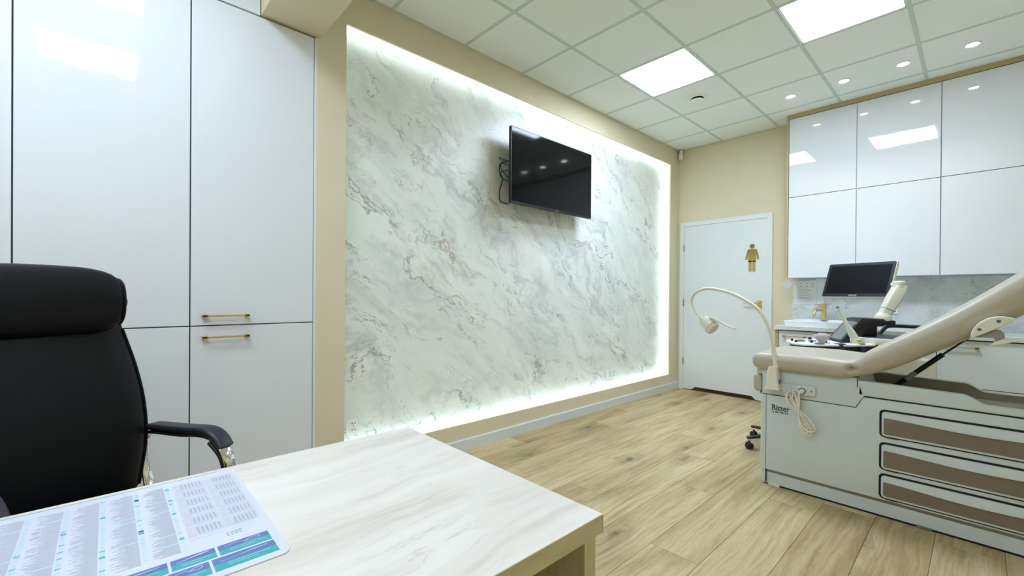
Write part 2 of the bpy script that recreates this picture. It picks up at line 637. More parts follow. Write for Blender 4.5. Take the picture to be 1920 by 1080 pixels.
# ------------------------------------------------------------------ floor
floor = struct('floor', B(-0.12, RX + 0.1, Y0 - 0.1, D + 0.1, -0.05, -0.008), 'sub', smooth=False)
PW, PL = 0.231, 1.465
joints = {0: 1.910, -1: 2.654, -2: 3.19, -3: 2.155, -4: 2.690, -5: 2.04, -6: 3.35, -7: 2.46, 1: 2.85, 2: 1.55, 3: 2.25, 4: 2.95, 5: 1.75, 6: 2.5, 7: 1.2, 8: 3.1}
plank_cache = {}


def plank_mesh(w, l):
    key = (round(w, 3), round(l, 3))
    if key not in plank_cache:
        bm = bmesh.new()
        c = 0.0013
        g = 0.0006
        lo = [(-w / 2 + g, -l / 2 + g), (w / 2 - g, -l / 2 + g), (w / 2 - g, l / 2 - g), (-w / 2 + g, l / 2 - g)]
        hi = [(x - c * (1 if x > 0 else -1), y - c * (1 if y > 0 else -1)) for x, y in lo]
        loft(bm, [[(x, y, -0.008) for x, y in lo], [(x, y, -c) for x, y in lo], [(x, y, 0) for x, y in hi]])
        bmesh.ops.recalc_face_normals(bm, faces=bm.faces)
        me = bpy.data.meshes.new('plank')
        bm.to_mesh(me)
        bm.free()
        me.materials.append(MT['floor'])
        plank_cache[key] = me
    return plank_cache[key]


for i in range(-7, 9):
    xa, xb = max(1.603 + PW * i, 0.0), min(1.603 + PW * (i + 1), RX)
    if xb - xa < 0.01:
        continue
    y = joints[i]
    while y > Y0:
        y -= PL
    while y < D:
        ya, yb = max(y, Y0), min(y + PL, D)
        if yb - ya > 0.02:
            p = bpy.data.objects.new('plank', plank_mesh(xb - xa, yb - ya))
            COL.objects.link(p)
            p.location = ((xa + xb) / 2, (ya + yb) / 2, 0)
            p.parent = floor
        y += PL

# ------------------------------------------------------------------ ceiling: tiles and grid
ceil = struct('ceiling', B(-0.12, RX + 0.1, Y0 - 0.1, D + 0.1, HC + 0.02, HC + 0.06), 'carcass', smooth=False)
BEAM = (0.613, 0.925, 2.685)
TW = 0.024
tile_cache = {}


def tile(xa, xb, ya, yb):
    w, l = xb - xa, yb - ya
    key = (round(w, 3), round(l, 3))
    if key not in tile_cache:
        bm = bmesh.new()
        c = 0.002
        q = lambda m: [(-w / 2 + m, -l / 2 + m), (w / 2 - m, -l / 2 + m), (w / 2 - m, l / 2 - m), (-w / 2 + m, l / 2 - m)]
        loft(bm, [[(x, y, 0.016) for x, y in q(0)], [(x, y, 0.002) for x, y in q(0)], [(x, y, 0.0) for x, y in q(c)]])
        bmesh.ops.recalc_face_normals(bm, faces=bm.faces)
        me = bpy.data.meshes.new('ceiling_tile')
        bm.to_mesh(me)
        bm.free()
        me.materials.append(MT['tile'])
        tile_cache[key] = me
    o = bpy.data.objects.new('ceiling_tile', tile_cache[key])
    COL.objects.link(o)
    o.location = ((xa + xb) / 2, (ya + yb) / 2, HC)
    o.parent = ceil


def ceiling_zone(cols, rows, x0, x1, y0, y1, skip):
    xs = [x0] + [c for c in cols if x0 + 0.05 < c < x1 - 0.05] + [x1]
    ys = [y0] + [r for r in rows if y0 + 0.05 < r < y1 - 0.05] + [y1]
    for x in xs[1:-1]:
        obj('main_runner', B(x - TW / 2, x + TW / 2, y0, y1, HC - 0.003, HC + 0.012, bevel=0.001, seg=1), 'grid', ceil, smooth=False)
    for y in ys[1:-1]:
        obj('cross_tee', B(x0, x1, y - TW / 2, y + TW / 2, HC - 0.0025, HC + 0.012, bevel=0.001, seg=1), 'grid', ceil, smooth=False)
    for x in (x0, x1):
        s = 0.018 if x == x0 else -0.018
        obj('wall_angle', B(min(x, x + s), max(x, x + s), y0, y1, HC - 0.004, HC + 0.01), 'grid', ceil, smooth=False)
    for y in (y0, y1):
        s = 0.012 if y == y0 else -0.012
        obj('wall_angle', B(x0, x1, min(y, y + s), max(y, y + s), HC - 0.002, HC + 0.01), 'grid', ceil, smooth=False)
    for xa, xb in zip(xs, xs[1:]):
        for ya, yb in zip(ys, ys[1:]):
            if any(xa < sx < xb and ya < sy < yb for sx, sy in skip):
                continue
            tile(xa + 0.001, xb - 0.001, ya + 0.001, yb - 0.001)


LA = [(0.845, 3.478), (2.045, 3.478)]
LB = [(2.17, -0.10), (0.97, -0.10), (0.97, -1.30)]  # last one is an added, unseen panel that lights the exam table front
ceiling_zone([0.5453 + 0.6 * i for i in range(6)], [3.1777 + 0.6 * i for i in range(-5, 5)], 0, RX, BEAM[1], D, LA)
ceiling_zone([0.07 + 0.6 * i for i in range(7)], [-0.40 + 0.6 * i for i in range(-4, 3)], 0, RX, Y0, BEAM[0], LB)

for (x, y), lb in zip(LA + LB, ('square lit ceiling panel nearest the television wall', 'large lit ceiling panel nearer the wall cupboards and downlights',
                                'lit ceiling panel above the desk and black office chair', 'lit ceiling panel mirrored in the tall white cupboard beside the beam', 'added unseen light panel behind the camera')):
    t = thing('ceiling_light_panel', lb, 'ceiling light', (x, y, HC), 0, 'square ceiling light panels')
    f = bmesh.new()
    w = 0.287
    for a in ((-w, w, -w, -w + 0.008), (-w, w, w - 0.008, w), (-w, -w + 0.008, -w, w), (w - 0.008, w, -w, w)):
        box(f, a[0], a[1], a[2], a[3], -0.001, 0.014)
    obj('panel_frame', f, 'plastic', t, smooth=False)
    obj('diffuser', B(-w + 0.008, w - 0.008, -w + 0.008, w - 0.008, 0.002, 0.012), 'panel' if y > BEAM[1] else 'panelr', t, smooth=False)

# ------------------------------------------------------------------ beam
struct('trim_1', B(-0.1, RX, BEAM[0], BEAM[1], BEAM[2], HC + 0.02, bevel=0.003), 'beam', smooth=False)

# ------------------------------------------------------------------ walls
ND = 0.10
NY0, NY1, NZ0, NZ1 = 1.080, 5.208, 0.195, 2.842
CUP1 = 0.906
wl = bmesh.new()
for a in ((CUP1, NY0, 0, HC + 0.02), (NY1, D + 0.1, 0, HC + 0.02), (NY0, NY1, 0, NZ0), (NY0, NY1, NZ1, HC + 0.02)):
    box(wl, -ND - 0.02, 0, a[0], a[1], a[2], a[3])
box(wl, -ND - 0.06, -ND - 0.02, CUP1, D + 0.1, 0, HC + 0.02)
wall_left = struct('wall_left', wl, 'wall', smooth=False)
obj('marble_panel', B(-ND - 0.02, -ND, NY0, NY1, NZ0, NZ1), 'marble', wall_left, smooth=False)
st = 0.008
for a in ((-ND, -0.018, NY1 - st, NY1 + 0.0005, NZ0, NZ1), (-ND * 0.5, -0.018, NY0 - 0.0005, NY0 + 0.002, NZ0, NZ1),
          (-ND, -0.018, NY0 + st, NY1 - st, NZ1 - st, NZ1 + 0.0005), (-ND, -0.018, NY0 + st, NY1 - st, NZ0 - 0.0005, NZ0 + st)):
    obj('led_profile', B(*a), 'led' if a[3] > NY0 + 0.01 else 'leddim', wall_left, smooth=False)
struct('wall_left_rear', B(-0.1, 0, Y0, -1.447, 0, HC + 0.02), 'wall', smooth=False)['kind'] = 'structure'

DX0, DX1, DZ = 0.085, 1.045, 2.072
wb = bmesh.new()
box(wb, -0.12, DX0 - 0.01, D, D + 0.12, 0, HC + 0.02)
box(wb, DX1 + 0.01, RX + 0.1, D, D + 0.12, 0, HC + 0.02)
box(wb, DX0 - 0.01, DX1 + 0.01, D, D + 0.12, DZ + 0.01, HC + 0.02)
box(wb, DX0 - 0.1, DX1 + 0.1, D + 0.5, D + 0.54, 0, 2.4)
wall_back = struct('wall_back', wb, 'wall', smooth=False)
obj('threshold_floor', B(DX0 - 0.01, DX1 + 0.01, D - 0.0, D + 0.5, -0.05, 0.001), 'threshold', wall_back, smooth=False)
struct('wall_right', B(RX, RX + 0.1, Y0 - 0.1, D + 0.1, 0, HC + 0.02), 'wall', smooth=False)
struct('wall_front', B(-0.12, RX + 0.1, Y0 - 0.1, Y0, 0, HC + 0.02), 'wall', smooth=False)

sk = [(0, 0), (0.014, 0), (0.014, 0.076), (0.010, 0.083), (0, 0.083)]
bb = bmesh.new()
loft(bb, [[(x, CUP1, z) for x, z in sk], [(x, D, z) for x, z in sk]])
struct('baseboard_left', bb, 'basew', smooth=False)
bb = bmesh.new()
box(bb, 0.014, 0.036, D - 0.014, D, 0, 0.083, 0.003)
box(bb, 1.10, 1.30, D - 0.014, D, 0, 0.083, 0.003)
struct('baseboard_back', bb, 'basew', smooth=False)

# ------------------------------------------------------------------ door
door = thing('door_1', 'white flush door with gold handle and gold figure sign', 'door', ((DX0 + DX1) / 2, D, 0))
door['kind'] = 'structure'
del door['category']
fr = bmesh.new()
box(fr, 0.036, DX0 + 0.004, D - 0.022, D + 0.0, 0, 2.122, 0.002)
box(fr, DX1 - 0.004, 1.098, D - 0.022, D + 0.0, 0, 2.122, 0.002)
box(fr, DX0 + 0.004, DX1 - 0.004, D - 0.022, D + 0.0, DZ - 0.002, 2.122, 0.002)
obj('door_frame', fr, 'white', door, world=True, smooth=False)
leaf = [(DX0 + 0.005, 0.008), (0.19, 0.008)]
for i in range(7):
    a = i / 6
    leaf.append((0.19 + 0.06 * a, 0.008 + 0.040 * (3 * a * a - 2 * a ** 3)))
for i in range(7):
    a = i / 6
    leaf.append((0.89 + 0.06 * a, 0.048 - 0.040 * (3 * a * a - 2 * a ** 3)))
leaf += [(DX1 - 0.005, 0.008), (DX1 - 0.005, DZ - 0.004), (DX0 + 0.005, DZ - 0.004)]
lf = prism(bmesh.new(), leaf, 'y', D - 0.016, D + 0.024)
dl = obj('door_leaf', lf, 'white', door, world=True, smooth=False)
for z in (0.36, 1.10, 1.80):
    obj('hinge', lathe(bmesh.new(), [(0.0065, -0.045), (0.0065, 0.045)], (DX0 + 0.004, D - 0.024, z), n=10), 'steel', door, world=True)
yd = D - 0.016
for x, z, nm in ((0.972, 1.113, 'handle_rose'), (0.972, 1.056, 'lock_rose')):
    obj(nm, B(x - 0.026, x + 0.026, yd - 0.008, yd, z - 0.026, z + 0.026, bevel=0.001), 'gold', door, world=True, smooth=False)
hb = bmesh.new()
tube(hb, [(0.972, yd - 0.006, 1.113), (0.972, yd - 0.05, 1.113)], 0.008, 10)
box(hb, 0.815, 0.982, yd - 0.058, yd - 0.046, 1.106, 1.119, 0.002)
obj('door_handle', hb, 'gold', door, world=True)
obj('lock_knob', lathe(bmesh.new(), [(0.007, 0), (0.007, 0.014), (0.004, 0.018)], (0.972, yd - 0.006, 1.058), (0, -1, 0), 12), 'gold', door, world=True)
# figure sign
sg = bmesh.new()
sx, sz = 0.889, 1.468


def circ(cx, cz, r, n=18):
    return [(cx + r * math.cos(2 * PI * i / n), cz + r * math.sin(2 * PI * i / n)) for i in range(n)]


ya, yb = yd - 0.003, yd
prism(sg, circ(sx + 0.002, sz + 0.294, 0.0265), 'y', ya, yb)
prism(sg, [(sx - 0.028, sz + 0.262), (sx + 0.032, sz + 0.262), (sx + 0.040, sz + 0.20), (sx + 0.046, sz + 0.115), (sx - 0.042, sz + 0.115), (sx - 0.036, sz + 0.20)], 'y', ya, yb)
for s in (-1, 1):
    prism(sg, [(sx + 0.002 + s * 0.027, sz + 0.262), (sx + 0.002 + s * 0.044, sz + 0.258), (sx + 0.002 + s * 0.054, sz + 0.24), (sx + 0.002 + s * 0.074, sz + 0.15), (sx + 0.002 + s * 0.066, sz + 0.138), (sx + 0.002 + s * 0.053, sz + 0.143), (sx + 0.002 + s * 0.036, sz + 0.225)], 'y', ya, yb)
    prism(sg, rrect(sx + 0.002 + s * 0.020 - 0.0155, sx + 0.002 + s * 0.020 + 0.0155, sz, sz + 0.13, 0.0145, 4), 'y', ya, yb)
obj('figure_sign', sg, 'mirrorgold', door, world=True, smooth=False, label='gold woman-shaped restroom sign')

# ------------------------------------------------------------------ small wall fittings
o = obj('cover_plate', lathe(bmesh.new(), [(0.048, 0), (0.048, 0.004), (0.044, 0.007), (0.0, 0.008)], (1.241, D, 1.317), (0, -1, 0), 32), 'white')
tag(o, 'round white cover disc on the cream wall beside the door', 'cover plate')
t = thing('motion_detector', 'small white motion detector high in the room corner', 'detector', (0.042, D - 0.042, 2.93), math.radians(-45))
obj('housing', B(-0.032, 0.032, -0.022, 0.022, 0, 0.112, bevel=0.008, seg=3), 'ivory', t)
obj('lens', prism(bmesh.new(), rrect(-0.021, 0.021, 0.02, 0.07, 0.008), 'y', -0.0265, -0.02, 0.002), 'plastic', t)
obj('sensor_slot', B(-0.014, 0.014, -0.0245, -0.02, 0.079, 0.084), 'slate', t)


def socket_plate(name, label, loc, face, mods, group=None):
    """face: function (u, v, d) -> world from plate coordinates (u right, v up, d out of wall)"""
    t = thing(name, label, 'socket', loc, 0, group)
    def F(bm):
        for v in bm.verts:
            v.co = Vector(face(v.co.x, v.co.z, -v.co.y)) + Vector(loc)
        bmesh.ops.reverse_faces(bm, faces=bm.faces)
        return bm
    n = len(mods)
    w = 0.078 * n
    obj('plate', F(prism(bmesh.new(), rrect(-w / 2, w / 2, -0.046, 0.046, 0.006, 3), 'y', -0.010, 0, 0.002)), 'plastic', t, world=True)
    for i, m in enumerate(mods):
        cx = -w / 2 + 0.078 * (i + 0.5)
        if m == 'double':
            cx += 0.008
            obj('socket_insert', F(prism(bmesh.new(), rrect(cx - 0.024, cx + 0.024, -0.041, 0.041, 0.022, 5), 'y', -0.0125, -0.009)), 'plastic', t, world=True)
            h = bmesh.new()
            for s in (-1, 1):
                for q in (-0.0095, 0.0095):
                    prism(h, circ(cx + q, s * 0.021, 0.0042, 8), 'y', -0.0130, -0.012)
                prism(h, circ(cx, s * 0.006, 0.003, 8), 'y', -0.0130, -0.012)
            obj('socket_holes', F(h), 'black', t, world=True, smooth=False)
    return t


fx = lambda u, v, d: (d, u, v)
fy = lambda u, v, d: (u, -d, v)
socket_plate('wall_socket', 'white double socket low on the marble beside the desk', (-ND, 1.168, 0.322), fx, ['double'])
socket_plate('wall_socket', 'white four-outlet socket low on the marble near the door', (-ND, 4.077, 0.323), fx, ['double', 'double'])

# ------------------------------------------------------------------ tall cupboards (left)
def pull(parent, x, ya, yb, z, axis='y'):
    bm = bmesh.new()
    if axis == 'y':
        box(bm, x + 0.022, x + 0.032, ya, yb, z - 0.005, z + 0.005, 0.0015)
        for y in (ya, yb - 0.022):
            box(bm, x, x + 0.032, y, y + 0.022, z - 0.007, z + 0.007, 0.0015)
    else:
        box(bm, ya, yb, x - 0.032, x - 0.022, z - 0.005, z + 0.005, 0.0015)
        for y in (ya, yb - 0.022):
            box(bm, y, y + 0.022, x - 0.032, x, z - 0.007, z + 0.007, 0.0015)
    return obj('handle', bm, 'gold', parent, world=True, smooth=False)


units = [(0.306, 0.891, 'tall white cupboard nearest the marble wall, with two gold handles'), (-0.277, 0.306, 'tall white cupboard behind the black office chair'),
         (-0.862, -0.277, 'tall white cupboard at the far left edge'), (-1.447, -0.862, 'tall white cupboard outside the left edge of the photo')]
g = 0.0028
for n, (ya, yb, lb) in enumerate(units[:3]):
    t = thing('tall_cupboard', lb, 'cupboard', (-0.3, (ya + yb) / 2, 0), 0, 'tall white cupboards')
    obj('carcass', B(-0.56, -0.021, ya, yb, 0.0, 2.678), 'gap', t, world=True, smooth=False)
    for za, zb, hz in ((0.06, 1.013, 0.955), (1.013, 2.677, 1.063)):
        d = obj('door', B(-0.020, 0.0, ya + g, yb - g, za + g, zb - g, bevel=0.0008, seg=1), 'gloss', t, world=True, smooth=False)
        pull(d, 0.0, ya + 0.048, ya + 0.255, hz)
    if n == 0:
        obj('end_panel', B(-0.56, 0.0, 0.892, CUP1, 0, 2.678, bevel=0.0008, seg=1), 'white', t, world=True, smooth=False)
tops = [(0.306, 0.611, 'narrow white overhead cupboard beside the beam'), (-0.277, 0.306, 'white overhead cupboard above the office chair'), (-0.862, -0.277, 'white overhead cupboard at the far left edge')]
for ya, yb, lb in tops:
    t = thing('overhead_cupboard', lb, 'cupboard', (-0.3, (ya + yb) / 2, 2.68), 0, 'overhead cupboards up to the ceiling')
    obj('carcass', B(-0.56, -0.021, ya, yb, 2.680, HC), 'gap', t, world=True, smooth=False)
    obj('door', B(-0.020, 0.0, ya + g, yb - g, 2.680 + g, HC - 0.006, bevel=0.0008, seg=1), 'gloss', t, world=True, smooth=False)
struct('wall_left_filler', B(-0.1, 0, -1.447, -0.863, 0, HC + 0.02), 'wall', smooth=False)
struct('wall_left_cupboard_recess', B(-0.62, -0.57, -0.9, CUP1, 0, HC), 'wall', smooth=False)

# ------------------------------------------------------------------ wall cupboards (right)
UY = 5.157
xs = [1.314, 1.871, 2.438, 3.006, 3.574]
names = ['white two-door wall cupboard beside the cream wall and door', 'white wall cupboard above the ultrasound monitor', 'white wall cupboard above the backrest of the exam table', 'white wall cupboard beyond the right edge of the photo']
for (xa, xb), lb in zip(zip(xs, xs[1:]), names):
    t = thing('wall_cupboard', lb, 'cupboard', ((xa + xb) / 2, D - 0.13, 1.378), 0, 'white wall cupboards')
    obj('carcass', B(xa, xb, UY + 0.021, D, 1.382, 3.016), 'carcass', t, world=True, smooth=False)
    for za, zb in ((1.378, 2.207), (2.207, 3.014)):
        obj('door', B(xa + g, xb - g, UY, UY + 0.019, za + g, zb - g, bevel=0.0008, seg=1), 'gloss', t, world=True, smooth=False)
    obj('door_gap', B(xa + 0.004, xb - 0.004, UY + 0.0195, UY + 0.0205, 1.385, 3.01), 'gap', t, world=True, smooth=False)
o = obj('cupboard_surround', box(B(1.296, 1.312, UY - 0.002, D, 1.382, HC), 1.312, 3.59, UY - 0.002, UY + 0.1, 3.017, HC), 'sidelam', smooth=False)
tag(o, 'sand coloured surround strip framing the white wall cupboards', 'panel')

# base cupboards
LY = 4.80
xs2 = [1.336, 1.871, 2.440, 3.006, 3.574]
lb2 = ['white drawer unit under the washbasin with a gold handle', 'white drawer unit behind the ultrasound machine', 'white base cupboard behind the raised backrest, long gold handle', 'white base cupboard beyond the right edge of the photo']
for i, ((xa, xb), lb) in enumerate(zip(zip(xs2, xs2[1:]), lb2)):
    t = thing('base_cupboard', lb, 'cupboard', ((xa + xb) / 2, 5.1, 0), 0, 'white base cupboards')
    obj('carcass', B(xa, xb, LY + 0.021, D, 0.08, 0.867), 'gap', t, world=True, smooth=False)
    obj('plinth', B(xa, xb, LY + 0.05, LY + 0.065, 0, 0.08), 'white', t, world=True, smooth=False)
    rows = ((0.615, 0.860), (0.085, 0.615)) if i < 2 else ((0.50, 0.860), (0.085, 0.50))
    for za, zb in rows:
        d = obj('drawer_front', B(xa + g, xb - g, LY, LY + 0.02, za + g, zb - g, bevel=0.0008, seg=1), 'white', t, world=True, smooth=False)
        pull(d, LY, xa + 0.04, xa + 0.23, zb - 0.052, 'x')
o = obj('side_panel', B(1.306, 1.334, LY - 0.002, D, 0, 0.867), 'sidelam', smooth=False)
tag(o, 'sand coloured end panel of the base cupboards', 'panel')
o = obj('worktop', B(1.300, 3.59, 4.775, D, 0.868, 0.905, bevel=0.002), 'stone', smooth=False)
tag(o, 'grey veined marble worktop over the base cupboards', 'worktop')
o = obj('backsplash', B(1.296, 3.59, D - 0.014, D, 0.905, 1.379), 'stone', smooth=False)
tag(o, 'grey veined marble backsplash under the wall cupboards', 'backsplash')

# washbasin
t = thing('washbasin', 'white rectangular washbasin set on the marble worktop', 'sink', (1.68, 5.07, 0.905))
bs = bmesh.new()
X0b, X1b, Y0b, Y1b = 1.365, 2.0, 4.835, 5.335


def ring(m, z, r):
    return [(x, y, z) for x, y in rrect(X0b + m, X1b - m, Y0b + m, Y1b - m, r, 4)]


loft(bs, [ring(0.012, 0.905, 0.02), ring(0.0, 0.952, 0.02), ring(0.003, 0.956, 0.02), ring(0.016, 0.956, 0.02), ring(0.02, 0.950, 0.02), ring(0.05, 0.915, 0.03)])
obj('basin', bs, 'ceramic', t, world=True)
obj('drain', lathe(bmesh.new(), [(0.022, 0), (0.022, 0.003), (0.015, 0.005)], (1.68, 5.0, 0.915), n=16), 'gold', t, world=True)
t = thing('faucet', 'tall brushed gold mixer tap on the washbasin', 'faucet', (1.60, 5.29, 0.956))
obj('body', lathe(bmesh.new(), [(0.029, 0), (0.029, 0.004), (0.023, 0.006), (0.023, 0.128)], (1.60, 5.29, 0.956), n=24), 'gold', t, world=True)
obj('cap', lathe(bmesh.new(), [(0.023, 0.131), (0.023, 0.165), (0.021, 0.167)], (1.60, 5.29, 0.956), n=24), 'gold', t, world=True)
obj('spout', tube(bmesh.new(), [(1.60, 5.29, 1.045), (1.575, 5.235, 1.055), (1.555, 5.19, 1.048), (1.545, 5.17, 1.02), (1.545, 5.168, 0.995)], 0.011, 12, 5), 'gold', t, world=True)
obj('lever', tube(bmesh.new(), [(1.60, 5.29, 1.111), (1.54, 5.225, 1.111)], 0.0045, 8), 'gold', t, world=True)

# instruction sheets
yw = D - 0.0142
t = thing('instruction_sheet', 'laminated hand washing instruction sheet above the washbasin', 'poster', (1.43, yw, 1.109))
obj('backing_sheet', B(1.308, 1.572, yw - 0.0012, yw, 1.112, 1.376), 'sheet', t, world=True, smooth=False)
obj('printed_page', B(1.342, 1.520, yw - 0.0022, yw - 0.0012, 1.120, 1.376), 'sheet', t, world=True, smooth=False)
tx = bmesh.new()
yy = yw - 0.0026
def hl(x0, x1, z, h):
    box(tx, x0, x1, yy, yw - 0.0022, z, z + h)
hl(1.349, 1.505, 1.362, 0.006)
hl(1.349, 1.455, 1.353, 0.002)
for z in (1.315, 1.285):
    hl(1.352, 1.512, z, 0.0012)
for r_ in range(2):
    for c_ in range(3):
        cx, cz = 1.374 + 0.051 * c_, 1.332 - 0.034 * r_
        prism(tx, [(cx - 0.012, cz - 0.006), (cx - 0.004, cz + 0.004), (cx + 0.004, cz + 0.006), (cx + 0.012, cz - 0.002), (cx + 0.004, cz - 0.001), (cx - 0.004, cz - 0.003)], 'y', yy, yw - 0.0022)
z = 1.272
random.seed(3)
while z > 1.128:
    hl(1.354, 1.354 + random.uniform(0.06, 0.15), z, 0.0018)
    z -= random.choice((0.0055, 0.0055, 0.0055, 0.012))
hl(1.345, 1.346, 1.124, 0.25)
hl(1.516, 1.517, 1.124, 0.25)
hl(1.345, 1.517, 1.123, 0.001)
obj('printed_text', tx, 'sheettext', t, world=True, smooth=False)
socket_plate('wall_socket', 'white double socket on the marble backsplash behind the monitor arm', (2.115, D - 0.014, 1.078), fy, ['double'])

# ------------------------------------------------------------------ downlights and vent
for i, (x, y) in enumerate([(1.450, 4.672), (1.852, 4.668), (2.236, 4.668), (2.618, 4.674)]):
    t = thing('downlight', ['round recessed downlight nearest the door, first of the row', 'second recessed downlight of the row from the door', 'third recessed downlight of the row from the door', 'recessed downlight at the right end of the row'][i], 'downlight', (x, y, HC - 0.004), 0, 'row of recessed downlights')
    obj('trim_ring', lathe(bmesh.new(), [(0.034, 0.004), (0.046, 0.004), (0.046, 0.0015), (0.040, -0.003), (0.034, 0.0), (0.034, 0.004)], n=32, cap=False), 'plastic', t)
    obj('lamp_face', lathe(bmesh.new(), [(0.0335, 0.0035), (0.0335, 0.0005), (0.0, 0.0)], n=24), 'spot', t)
    ld = bpy.data.lights.new('downlight_beam', 'SPOT')
    ld.energy = SPOT_LAMP
    ld.spot_size = math.radians(95)
    ld.spot_blend = 0.7
    ld.shadow_soft_size = 0.03
    ld.color = (1.0, 0.98, 0.95)
    lo = bpy.data.objects.new('downlight_beam', ld)
    COL.objects.link(lo)
    lo.parent = t
    lo.location = (0, 0, -0.012)
t = thing('air_vent', 'round white ceiling air vent beside the lit panel', 'vent', (0.832, 4.09, HC))
obj('rim', lathe(bmesh.new(), [(0.055, 0.0), (0.095, 0.0), (0.092, -0.006), (0.070, -0.008), (0.055, -0.004), (0.055, 0.0)], n=36, cap=False), 'tile', t)
obj('throat', lathe(bmesh.new(), [(0.056, 0.0), (0.056, -0.003), (0.0, -0.003)], n=30), 'rubber', t)
obj('valve_disc', lathe(bmesh.new(), [(0.0, -0.030), (0.046, -0.028), (0.056, -0.020), (0.050, -0.018), (0.02, -0.012), (0.006, -0.003)][::-1], n=36), 'tile', t)

# ------------------------------------------------------------------ television
t = thing('television', 'flat black television mounted on the marble wall', 'television', (0.0, 2.92, 2.24))
TX, TY0, TY1, TZ0, TZ1 = 0.075, 2.395, 3.465, 1.930, 2.556
obj('cabinet', prism(bmesh.new(), rrect(TY0, TY1, TZ0, TZ1, 0.004, 2), 'x', TX - 0.028, TX, 0.0015, 1), 'black', t, world=True, smooth=False)
obj('rear_housing', prism(bmesh.new(), rrect(TY0 + 0.12, TY1 - 0.12, TZ0 + 0.03, TZ1 - 0.2, 0.02, 3), 'x', TX - 0.055, TX - 0.028, 0.006, 2), 'black', t, world=True)
obj('screen', B(TX, TX + 0.0012, TY0 + 0.008, TY1 - 0.008, TZ0 + 0.020, TZ1 - 0.008), 'screen', t, world=True, smooth=False)
obj('logo_plate', B(TX, TX + 0.0016, 2.94, 2.985, TZ0 + 0.005, TZ0 + 0.013), 'slate', t, world=True, smooth=False)
obj('sensor_bar', B(TX - 0.012, TX + 0.001, 2.74, 2.88, TZ0 - 0.007, TZ0 + 0.0005, bevel=0.001), 'black', t, world=True, smooth=False)
br = bmesh.new()
box(br, -ND, -ND + 0.02, 2.80, 3.06, 2.1, 2.4, 0.002)
box(br, -ND + 0.02, TX - 0.05, 2.84, 2.88, 2.12, 2.38, 0.002)
box(br, -ND + 0.02, TX - 0.05, 2.98, 3.02, 2.12, 2.38, 0.002)
obj('wall_bracket', br, 'black', t, world=True, smooth=False)
c1 = bmesh.new()
tube(c1, [(0.0, 2.47, 2.30), (-0.02, 2.40, 2.28), (-0.02, 2.355, 2.24), (-0.02, 2.36, 2.18), (-0.03, 2.40, 2.14), (-0.06, 2.395, 2.05), (-0.09, 2.43, 1.97), (-0.09, 2.52, 1.96)], 0.0042, 8, 5)
tube(c1, [(0.0, 2.47, 2.25), (-0.03, 2.39, 2.27), (-0.01, 2.365, 2.21), (0.0, 2.44, 2.15)], 0.0035, 8, 5)
obj('cable', c1, 'rubber', t, world=True, label='black cable')
c2 = bmesh.new()
tube(c2, [(0.0, 2.47, 2.28), (-0.02, 2.40, 2.30), (-0.02, 2.355, 2.305), (-0.015, 2.36, 2.29), (0.0, 2.43, 2.27)], 0.004, 8, 5)
tube(c2, [(0.0, 2.45, 2.22), (-0.02, 2.375, 2.19), (-0.02, 2.37, 2.15), (0.0, 2.43, 2.12)], 0.004, 8, 5)
obj('cable', c2, 'green', t, world=True, label='green cable')

# ------------------------------------------------------------------ desk
ZD = 0.732
t = thing('desk', 'pale ash desk in the foreground with thick top', 'desk', (1.75, -0.15, 0))
DXA, DXB, DYA, DYB = 1.352, 2.143, -1.05, 0.749
obj('desk_top', B(DXA + 0.001, DXB - 0.001, DYA + 0.001, DYB - 0.001, ZD - 0.037, ZD, bevel=0.0006, seg=1), 'desk', t, world=True, smooth=False)
eb = bmesh.new()
for a in ((DXB - 0.001, DXB, DYA, DYB), (DXA, DXA + 0.001, DYA, DYB), (DXA, DXB, DYA, DYA + 0.001), (DXA, DXB, DYB - 0.001, DYB)):
    box(eb, a[0], a[1], a[2], a[3], ZD - 0.038, ZD - 0.0008)
obj('edge_band', eb, 'deskedge', t, world=True, smooth=False)
for ya in (DYB - 0.045, DYA + 0.015):
    obj('side_panel', B(DXA + 0.02, DXB - 0.012, ya, ya + 0.036, 0.0, ZD - 0.0375, bevel=0.0008, seg=1), 'deskleg', t, world=True, smooth=False)
obj('modesty_panel', B(DXB - 0.170, DXB - 0.152, DYA + 0.051, DYB - 0.045, 0.05, ZD - 0.0375), 'dark', t, world=True, smooth=False)

# ------------------------------------------------------------------ calendar mat on the desk
t = thing('desk_mat', 'white printed calendar desk pad with teal and blue banners', 'desk pad', (1.62, -0.1, ZD))
MX0, MX1, MY0, MY1 = 1.374, 1.858, -0.44, 0.238
zt = ZD + 0.0022
obj('pad', prism(bmesh.new(), rrect(MX0, MX1, MY0, MY1, 0.016, 5), 'z', ZD, zt, 0.0004, 1), 'paper', t, world=True, smooth=False)


def strip(bm, x0, x1, y0, y1, dz=0.00012):
    box(bm, x0, x1, y0, y1, zt - 0.0001, zt + dz)


random.seed(11)


def pr(name, bm, m, parent=None, stuff=False):
    return obj(name, bm, m, parent or t, world=True, smooth=False, kind='stuff' if stuff else None)


def st1(*a):
    b = bmesh.new()
    strip(b, *a)
    return b


